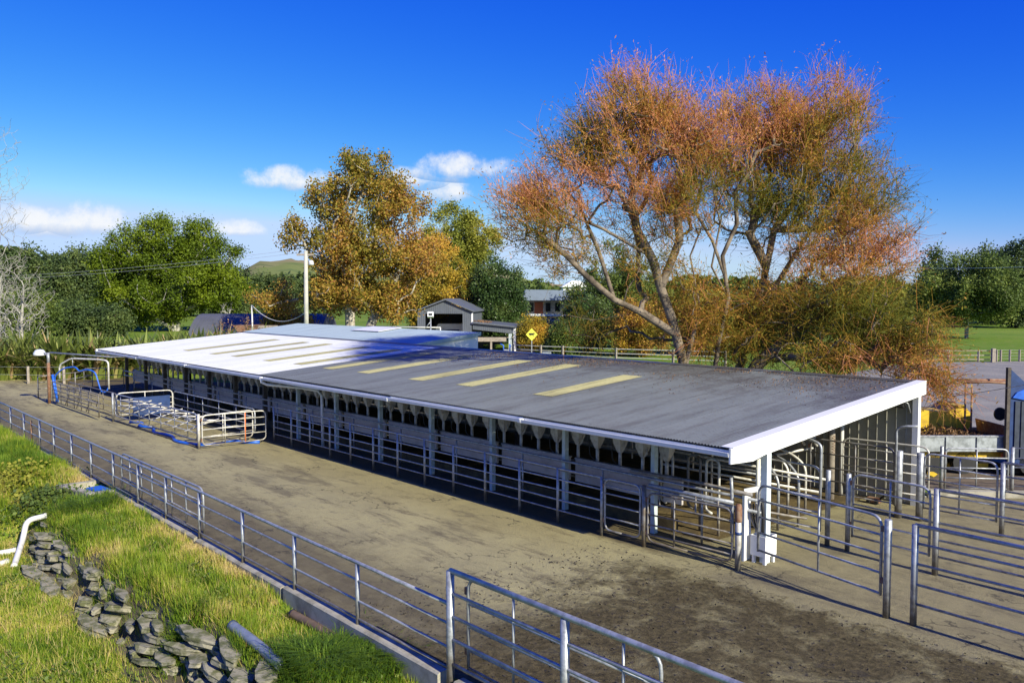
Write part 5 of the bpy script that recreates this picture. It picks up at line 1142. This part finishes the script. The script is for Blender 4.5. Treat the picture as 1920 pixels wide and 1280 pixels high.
part('tail_lamp', CF(to).bx(1.0, 1.16, -.02, .02, zB - .22, zB - .06), ORANGE, tt)
part('marker', CF(bearing(1750, 24.4)).poly([(-.18, height(884, 24.4)), (0, height(884, 24.4)), (.14, height(889, 24.4)), (0, height(894, 24.4)), (-.18, height(894, 24.4))][::-1], 0, .03), YELLOW, tt)
gr = np.random.default_rng(9); n = 2600; hp_ = np.stack([gr.uniform(-2.2, 1.2, n), gr.uniform(.1, 1.9, n), gr.random(n) ** 1.5], -1); q = CF(to)
hpts = np.array([q.p(a, b, zT - .12 + .30 * c * math.exp(-((a + .6) / 1.3) ** 2)) for a, b, c in hp_]); V, F = leaves(hpts, .16, .25, gr, .5)
obj('prunings', mesh_np('prunings', V, F, gr.random(n) * .7), LITTER, tt, kind='stuff')
yt = bearing(1783, 27.2); yo = thing('yellow_tub', 'yellow faceted plastic tub standing behind the trailer', 'tub', yt)
sy = 27.2 / FPX; zz = lambda py: height(py, 27.2)
part('shell', CF(yt).poly([(-60 * sy, zz(830)), (10 * sy, zz(830)), (34 * sy, zz(800)), (36 * sy, zz(776)), (24 * sy, zz(762)), (6 * sy, zz(763)), (-8 * sy, zz(772)), (-60 * sy, zz(768))], 0, 1.2), YELLOW, yo)
part('rim', CF(yt).poly([(6 * sy, zz(763.5)), (24 * sy, zz(762.5)), (24 * sy, zz(759)), (6 * sy, zz(760))][::-1], -.05, 1.25), YELLOW, yo)
rf = bearing(1850, 26.8); ro = thing('welded_portal', 'rusty welded portal frame with mesh side behind the trailer', 'frame', rf); sr = 26.8 / FPX; zr = lambda py: height(py, 26.8)
for a, z0, z1 in ((-44, 795, 720), (-32, 795, 722), (36, 800, 690), (46, 740, 718)): part('leg', CF(rf).tb([(a * sr, 0, zr(z0) if a == 46 else 0), (a * sr, 0, zr(z1))], .03, 6), RUST, ro, True)
part('top_bar', CF(rf).tb([(-50 * sr, 0, zr(717)), (0, 0, zr(716)), (50 * sr, 0, zr(719))], .04, 6), RUST, ro, True); part('top_bar', CF(rf).tb([(-44 * sr, .5, zr(715)), (50 * sr, .5, zr(716))], .05, 6), RUST, ro, True)
part('top_sheet', CF(rf).bx(-46 * sr, 48 * sr, .02, .9, zr(717.5), zr(716.2)), RUST, ro)
for k in range(7): part('mesh_wire', CF(rf).tb([(-44 * sr, 0, zr(730 + 9 * k)), (-32 * sr, .25, zr(731 + 9 * k))], .008, 4), RUST, ro)
part('mirror', CF(bearing(1873, 26.4)).lathe([(.02, 0), (.17, .03), (.17, .10), (.02, .14)], (0, 0, 0), 12) if False else CF(bearing(1873, 26.4)).poly([(.19 * math.cos(k), height(776, 26.4) + .21 * math.sin(k)) for k in np.linspace(0, 6.283, 17)[:-1]], 0, .07), BLACKP, ro)
part('mirror_arm', CF(bearing(1873, 26.5)).tb([(.1, .05, height(778, 26.5)), (.28, .05, height(780, 26.5))], .02, 6), BLACKP, ro)
bt_ = bearing(1930, 25.4); bo = thing('blue_truck', 'dark blue old truck body with timber corner post at the right edge', 'truck', bt_); sb = 25.4 / FPX; zb_ = lambda py: height(py, 25.4)
part('corner_post', CF(bt_).bx(-47 * sb, -41 * sb, -.02, .10, .55, zb_(689)), POSTDARK, bo)
part('side', CF(bt_).poly([(-40 * sb, zb_(870)), (90 * sb, zb_(870)), (90 * sb, zb_(770)), (-8 * sb, zb_(722)), (-40 * sb, zb_(693))], .0, .14), BLUET, bo)
part('tarp', CF(bt_).poly([(-38 * sb, zb_(745)), (40 * sb, zb_(760)), (40 * sb, zb_(715)), (0, zb_(722)), (-30 * sb, zb_(735))], -.06, -.01), BLUEHOSE, bo)
for a in (-32, -20, -8, 6): part('slat', CF(bt_).bx(a * sb, (a + 9) * sb, -.04, -.012, zb_(860), zb_(752)), simple('weathered_blue_board', (.035, .045, .07), .7, 0, (.02, .028, .045), 5), bo)
part('chassis', CF(bt_).bx(-45 * sb, 90 * sb, .2, 1.8, zb_(890), zb_(872)), BLACKP, bo)
for a in (0.1, 1.1): part('wheel', CF(bt_).poly([(a + .42 * math.cos(k), .42 + .42 * math.sin(k)) for k in np.linspace(0, 6.283, 19)[:-1]], .0, .28), BLACKR, bo)

# ------------------------------------------------------------------ flax hedge and weeds on the left
def flax_mesh(seed, n=70, L=2.3):
    g = np.random.default_rng(seed); V = []; F = []; T = []
    for _ in range(n):
        az = g.uniform(0, 6.283); lean = g.uniform(.2, 1.0); l = L * g.uniform(.55, 1.15); w = g.uniform(.07, .115)
        d = np.array([math.cos(az), math.sin(az), 0]); sd = np.array([-d[1], d[0], 0]); p = d * g.uniform(0, .35); ang = math.pi / 2 - lean * .55; o = len(V)
        for k in range(5):
            ww = w * (1.0, 1.25, 1.1, .7, .08)[k]; V += [p - sd * ww, p + sd * ww]
            p = p + (d * math.cos(ang) + np.array([0, 0, math.sin(ang)])) * l / 4; ang -= lean * .36 * (k + 1) * .6
        for k in range(4): F.append((o + 2 * k, o + 2 * k + 1, o + 2 * k + 3, o + 2 * k + 2)); 
        T += [np.clip(g.normal(.42, .27) + (.45 if lean > .88 else 0), 0, 1)] * 4
    return mesh_np('flax_bush', np.array(V), np.array(F), T)
fm = [flax_mesh(200 + i, 105, 2.4 if i < 4 else 1.9) for i in range(5)]
for m in fm: m.materials.append(LEAF_FLAX)
gq = np.random.default_rng(77); nf = 0
def flaxD(px): return 55.5 + 9.5 * np.clip((px - 150) / 350, 0, 1) ** 1.2
for row, (dD, step) in enumerate(((0, 19), (2.2, 21), (4.6, 24))):
    for kf, px in enumerate(np.arange(-70 + row * 9, 500, step)):
        p = bearing(px + gq.uniform(-5, 5), flaxD(px) + dD + gq.uniform(-.5, .5))
        o = obj('flax_bush', fm[gq.integers(0, 5)], None, None, p, gq.uniform(0, 6.28)); sc3 = gq.uniform(.95, 1.35); o.scale = (sc3, sc3, sc3 * gq.uniform(.9, 1.1))
        tag(o, 'sword leaved flax bush in the %s row of the hedge, %s from the left' % (('front', 'middle', 'back')[row], ORD[kf]), 'flax', 'flax bushes in the hedge left of the shed')
def weed_stalk(px, D, h, lab, seed):
    g = np.random.default_rng(seed); p = bearing(px, D); t = thing('weed_stalk', lab, 'plant', p)
    part('stalk', MB().tube([p, p + [.1, .05, h * .5], p + np.array([.35, .1, h])], [.03, .02, .008], 5), TIMBER, t)
    n = 240; z = g.uniform(.35, 1, n) * h; c = p + np.stack([.35 * (z / h) ** 2, .1 * z / h, z], -1) + g.normal(size=(n, 3)) * .16
    V, F = leaves(c, .14, .5, g); obj('seed_head', mesh_np('seed_head', V, F, g.random(n)), LITTER, t, kind='stuff')
for i, (px, h, lab) in enumerate(((410, 3.9, 'left one of three tall brown seed stalks before the barn'), (425, 3.5, 'middle one of three tall brown seed stalks before the barn'), (458, 4.1, 'right one of three tall brown seed stalks before the barn'))): weed_stalk(px, 60, h, lab, 300 + i)

# ------------------------------------------------------------------ the grassy bank: rubble, pipes, blades
sx_ = np.arange(-15.9, -1.3, .12); st_n = 11; SV = []
for x_ in sx_:
    for k_ in range(st_n):
        y_ = float(rubble_y(x_)) + .34 - 1.15 * k_ / (st_n - 1) + .12 * math.sin(x_ * 3.1 + k_)
        SV.append((x_, y_, float(ground_z(x_, y_)) + .012 + .10 * float(vnoise(x_, y_, 3.0, 41)) * math.sin(math.pi * k_ / (st_n - 1))))
a = (np.arange(len(sx_) - 1)[:, None] * st_n + np.arange(st_n - 1)[None]).ravel()
obj('soil_bank', mesh_np('soil_bank', np.array(SV), np.stack([a, a + st_n, a + st_n + 1, a + 1], -1), smooth=True), simple('dark_bank_soil', (.075, .06, .035), .95, 0, (.12, .105, .045), 3.0, .4, .6, .8, 14), kind='structure')
def slab_mesh(seed, rough=.05):
    g = np.random.default_rng(seed); n = g.integers(7, 10); a = np.sort(g.uniform(0, 6.283, n)) ; a = np.linspace(0, 6.283, n + 1)[:-1] + g.uniform(-.25, .25, n)
    rx, ry = g.uniform(.75, 1.0), g.uniform(.42, .7); ring = np.stack([np.cos(a) * rx * g.uniform(.8, 1.1, n), np.sin(a) * ry * g.uniform(.8, 1.1, n)], -1)
    V = []; F = []
    for k, (s, z) in enumerate(((.90, -.5), (1.0, -.32), (.97, .1), (1.0, .36), (.92, .5))):
        for x, y in ring: V.append((x * s + g.normal() * rough, y * s + g.normal() * rough, z + g.normal() * .05))
    for k in range(4):
        for i in range(n): F.append((k * n + i, k * n + (i + 1) % n, (k + 1) * n + (i + 1) % n, (k + 1) * n + i))
    c = len(V); V.append((0, 0, .56)); V.append((0, 0, -.5))
    for i in range(n): F.append((4 * n + i, 4 * n + (i + 1) % n, c)); F.append(((i + 1) % n, i, c + 1))
    me = bpy.data.meshes.new('concrete_slab'); me.from_pydata(V, [], F); me.update(); me.materials.append(CONCW); return me
sm_ = [slab_mesh(400 + i) for i in range(12)]
rub = thing('rubble_wall', 'tumbled bank of broken grey concrete slabs in the grass', 'rubble', (-8, -10.4, -.6))
gs_ = np.random.default_rng(31)
def put_slab(x, y, z, sx, sy, sz, rx, ry, rz, k):
    o = obj('concrete_slab', sm_[k % 12], None, rub, (x, y, z)); o.scale = (sx, sy, sz); o.rotation_euler = (rx, ry, rz)
for x in np.arange(-15.4, -1.6, .36):
    ry = float(rubble_y(x)); dens = 1.0 if (x < -11.4 or x > -6.2 or -9.6 < x < -7.9) else .65
    for lev in range(5):
        if gs_.random() > dens * .94: continue
        z = -1.26 + lev * .185 + gs_.uniform(-.06, .05); y = ry - .50 + lev * .13 + gs_.uniform(-.20, .16)
        put_slab(x + gs_.uniform(-.2, .2), y, z, gs_.uniform(.2, .55), gs_.uniform(.15, .36), gs_.uniform(.08, .14), gs_.uniform(-.26, .10), gs_.uniform(-.14, .14), gs_.uniform(-.6, .6), int(gs_.integers(0, 12)))
for (x, y, z, sx, sy, rz) in ((-2.75, -9.62, -.33, .75, .42, -.5), (-3.9, -9.75, -.36, .7, .36, -.2), (-2.3, -10.0, -.75, .6, .4, .3), (-12.6, -10.75, -1.06, .9, .26, .15), (-11.4, -10.7, -1.05, .7, .3, -.1), (-8.6, -10.6, -1.08, .7, .3, .1), (-5.0, -9.85, -.42, .6, .35, .2)):
    put_slab(x, y, z, sx, sy, .15, -.08, .05, rz, int(gs_.integers(0, 12)))
def pipe_thing(name, label, pts, r, mat, rad=.25, open_end=True):
    t = thing(name, label, 'pipe', pts[0]); P = bent(pts, rad, 7)
    part('pipe', MB().tube(P, r, 14, False), mat, t, True)
    if open_end:
        for e, f in ((-1, -2), (0, 1)):
            d = np.asarray(P[e]) - np.asarray(P[f]); d /= np.linalg.norm(d); c = np.asarray(P[e])
            part('rim', MB().tube([c - d * .06, c + d * .005, c + d * .006, c - d * .12], [r * 1.12, r * 1.12, r * .86, r * .84], 14, False), mat, t, True)
    return t
def gtop(px, py, off=0.0):
    r = sightline(px, py); t = 6.0
    while t < 60:
        p = CAM + r * t
        if p[2] < float(ground_z(p[0], p[1])) + off: return p
        t += .02
    return p
def gpt(px, py, z): r = sightline(px, py); return CAM + r * (z - CAM[2]) / r[2]
pipe_thing('drain_pipe', 'grey plastic drain pipe lying in the grass beside the slabs', [gtop(436, 1172, .13), gtop(480, 1205, .15), gtop(528, 1246, .16)], .085, PVCG)
pipe_thing('drain_pipe', 'brown rusty pipe half buried in dry grass along the nib wall', [gtop(548, 1150, .10), gtop(600, 1178, .10), gtop(712, 1246, .06)], .075, BROWNP)
pipe_thing('downpipe', 'white bent plastic pipe dropping over the bank at the left edge', [gpt(88, 966, -.28), gpt(50, 975, -.35), gpt(43, 1010, -.75), gpt(26, 1062, -1.1)], .07, PVCW, .18)
pipe_thing('white_pipe', 'white plastic pipe lying on the lawn at the left edge', [gpt(-30, 1042, -1.05), gpt(30, 1032, -1.0)], .08, PVCW)
pipe_thing('white_pipe', 'short white pipe stub at the bottom of the left bank', [gpt(-40, 1070, -1.1), gpt(15, 1053, -1.08)], .085, PVCW)
pipe_thing('pipe_end', 'small white pipe end poking out of the grass above the slabs', [gpt(150, 1035, -.5), gpt(136, 1040, -.55)], .055, PVCW)
hb_ = obj('blue_scraper', MB().obox((-16.0, -8.35, .02), (.5, .06, 0), (-.02, .2, .0), (0, .01, .03)).mesh('blue_scraper'), BLUEHOSE); tag(hb_, 'flat blue scraper lying in the sump notch of the kerb', 'scraper')

def blades(n, xr, yr, seed):
    g = np.random.default_rng(seed); x = g.uniform(*xr, n); y = g.uniform(*yr, n); z = ground_z(x, y)
    P = np.stack([x, y, z], -1); v = P - CAM; dep = v @ _F; px = 960 + FPX * (v @ RIGHT) / dep; py = 640 - FPX * (v @ _U) / dep
    ry = rubble_y(x); wall = (np.abs(y - ry + .28) < .34 * (x > -15)) & (g.random(n) < .45)
    bare = vnoise(x, y, .9, 14) * (g.random(n) * .5 + .5) > .72
    pocket = (x > -17.1) & (x < -15.5) & (y > -8.9)
    keep = (dep > 1) & (px > -330) & (px < 1400) & (py < 1700) & (py > 760) & ~wall & ~bare & ~pocket & (y < -8.24)
    return P[keep], g
def grass_object():
    P1, g = blades(430000, (-30, 1.5), (-14.5, -8.22), 21); P2, _ = blades(90000, (-60, -26), (-20, -8.22), 22); P = np.concatenate([P1, P2]); n = len(P)
    x, y = P[:, 0], P[:, 1]; ry = rubble_y(x); lower = y < ry - .3
    dry = vnoise(x, y, 1.3, 6) * .6 + vnoise(x, y, 4.0, 7) * .4
    kerbside = smooth(-9.1, -8.35, y) * (x > -19); edge = np.exp(-((y - ry - .35) / .35) ** 2)
    t = .30 + 1.05 * (dry - .45) + .50 * kerbside * (.4 + dry) + .30 * edge + .22 * g.normal(size=n) + .16 * lower
    lush = smooth(.55, .75, vnoise(x, y, .55, 12)) ; t -= .28 * lush * ~lower
    h = (.06 + .10 * vnoise(x, y, .9, 9) + .16 * vnoise(x, y, 3.2, 15) ** 2) * g.uniform(.5, 1.5, n); h = .85 * np.where(lower, h * .62, h) * (1 + .5 * edge)
    mound = smooth(-16.5, -18.5, x) * ~lower; h *= 1 + .8 * mound
    az = g.uniform(0, 6.283, n); ln = g.uniform(.1, .75, n) * h; w = g.uniform(.006, .011, n) * (1 + np.clip(-x - 8, 0, 14) * .07)
    d = np.stack([np.cos(az), np.sin(az), np.zeros(n)], -1); s = np.stack([-d[:, 1], d[:, 0], np.zeros(n)], -1) * w[:, None]
    tip = P + d * ln[:, None] + np.stack([0 * h, 0 * h, h], -1); P = P - [0, 0, .015]
    V = np.stack([P - s, P + s, tip], 1).reshape(-1, 3)
    return obj('grass', mesh_np('grass', V, np.arange(3 * n).reshape(n, 3), np.clip(t, 0, 1)), GRASS, kind='stuff')
go = grass_object(); go['label'] = 'rough green and straw coloured grass on the bank'; go['category'] = 'grass'
gw = np.random.default_rng(23); wx = gw.uniform(-18, .5, 9000); wy = gw.uniform(-13.5, -8.35, 9000); kk = (vnoise(wx, wy, .9, 33) > .58); wx, wy = wx[kk], wy[kk]
wp = np.stack([wx, wy, ground_z(wx, wy) + gw.uniform(.04, .16, len(wx))], -1); V, F = leaves(wp, .085, .6, gw, 2.0)
wo = obj('weeds', mesh_np('weeds', V, F, np.clip(gw.normal(.55, .25, len(wx)), 0, 1)), LEAF_BROAD, kind='stuff'); wo['label'] = 'low broad leaved weeds among the bank grass'; wo['category'] = 'weeds'
Ps, _ = blades(16000, (-24, 1.2), (-13.8, -8.24), 24); ns_ = len(Ps); az_ = gw.uniform(0, 6.283, ns_); hs_ = gw.uniform(.14, .36, ns_); d_ = np.stack([np.cos(az_), np.sin(az_), 0 * az_], -1); s_ = np.stack([-d_[:, 1], d_[:, 0], 0 * az_], -1) * .006
V = np.stack([Ps - s_, Ps + s_, Ps + d_ * (hs_ * gw.uniform(.2, 1.4, ns_))[:, None] + np.stack([0 * hs_, 0 * hs_, hs_ * .8], -1)], 1).reshape(-1, 3)
dw_ = obj('dead_stalks', mesh_np('dead_stalks', V, np.arange(3 * ns_).reshape(ns_, 3), np.clip(gw.normal(.92, .08, ns_), 0, 1)), GRASS, kind='stuff'); dw_['label'] = 'dry straw stalks standing through the bank grass'; dw_['category'] = 'grass'
def tuft(name, label, px, py, z, n, r, h, leafm, seed, blade=True, ls=.09, tn=.3):
    g = np.random.default_rng(seed); c = gtop(px, py, .0); q = g.normal(size=(n, 2)) * r * .5; b = np.stack([c[0] + q[:, 0], c[1] + q[:, 1], np.zeros(n)], -1); b[:, 2] = ground_z(b[:, 0], np.minimum(b[:, 1], -8.26))
    if blade:
        az = np.arctan2(q[:, 1], q[:, 0]) + g.normal(size=n) * .6; hh = h * g.uniform(.5, 1.2, n); d = np.stack([np.cos(az), np.sin(az), np.zeros(n)], -1); s = np.stack([-d[:, 1], d[:, 0], 0 * az], -1) * .008
        m1 = b + d * (hh * .25)[:, None] + np.stack([0 * hh, 0 * hh, hh * .75], -1); tip = b + d * (hh * .7)[:, None] + np.stack([0 * hh, 0 * hh, hh * .8], -1)
        V = np.stack([b - s, b + s, m1 + s * .7, m1 - s * .7, m1 - s * .7, m1 + s * .7, tip + s * .1, tip - s * .1], 1).reshape(-1, 3); F = np.arange(8 * n).reshape(2 * n, 4); T = np.repeat(np.clip(tn + .15 * g.normal(size=n), 0, 1), 2)
    else:
        p = b + np.stack([g.normal(size=n) * .05, g.normal(size=n) * .05, h * g.random(n)], -1); V, F = leaves(p, ls, .85, g, 1.5); T = np.clip(tn + .25 * g.normal(size=n), 0, 1)
    o = obj(name, mesh_np(name, V, F, T), leafm); tag(o, label, 'plant'); o['kind'] = 'thing' if False else o.get('kind', ''); 
    if not o['kind']: del o['kind']
    return o
tuft('grass_tuft', 'dark green sedge tuft at the bottom edge below the nib wall', 610, 1262, -.35, 3200, .75, .42, GRASS, 501, tn=.02)
tuft('grass_tuft', 'dark green sedge tuft right of the grey drain pipe', 690, 1262, -.30, 2200, .6, .38, GRASS, 502, tn=.04)
tuft('ivy_clump', 'glossy ivy clump against the nib wall near the tall post', 730, 1222, -.15, 1500, .55, .22, LEAF_BROAD, 503, False, .075, .6)
tuft('grass_tuft', 'long blue green grass clump by the sump notch', 160, 958, -.1, 2600, .8, .35, GRASS, 504, tn=.08)
tuft('shrub', 'low leafy shrub on the bank at the left edge', 22, 915, -.1, 1500, 1.1, .5, LEAF_POPLAR, 505, False, .10, .6)
tuft('shrub', 'dark bramble clump above the white bent pipe', 75, 945, -.3, 1100, .8, .35, LEAF_BROAD, 506, False, .10, .25)
tuft('fern_clump', 'green fern clump in the dark gap of the slabs', 345, 1195, -.5, 900, .4, .3, GRASS, 507, tn=.15)

# ------------------------------------------------------------------ small things on the roof and yard
gl = np.random.default_rng(61); n = 5200
x = -gl.uniform(.3, 17, n); y = 7.25 - np.abs(gl.normal(size=n)) * 1.6; k = (y > -.5) & (vnoise(x, y, .8, 31) > .42); x, y = x[k], y[k]
V, F = leaves(np.stack([x, y, roof_z(y) + .018], -1), .055, .45, gl, 6.0)
lo_ = obj('leaf_litter', mesh_np('leaf_litter', V, F, gl.random(len(x))), LITTER, kind='stuff'); lo_['label'] = 'fallen willow leaves scattered on the grey roof'; lo_['category'] = 'leaves'
n = 2600; x = gl.uniform(-3.5, 12, n); y = gl.uniform(-7.8, -1.6, n); z = np.full(n, .012)
V, F = leaves(np.stack([x, y, z], -1), .05, .7, gl, 3.0)
dg = obj('dung_crumbs', mesh_np('dung_crumbs', V, F, gl.random(n) * .3), simple('dry_dung', (.05, .04, .028), .95), kind='stuff'); dg['label'] = 'dark crumbs of dung scattered over the near concrete'; dg['category'] = 'dung'
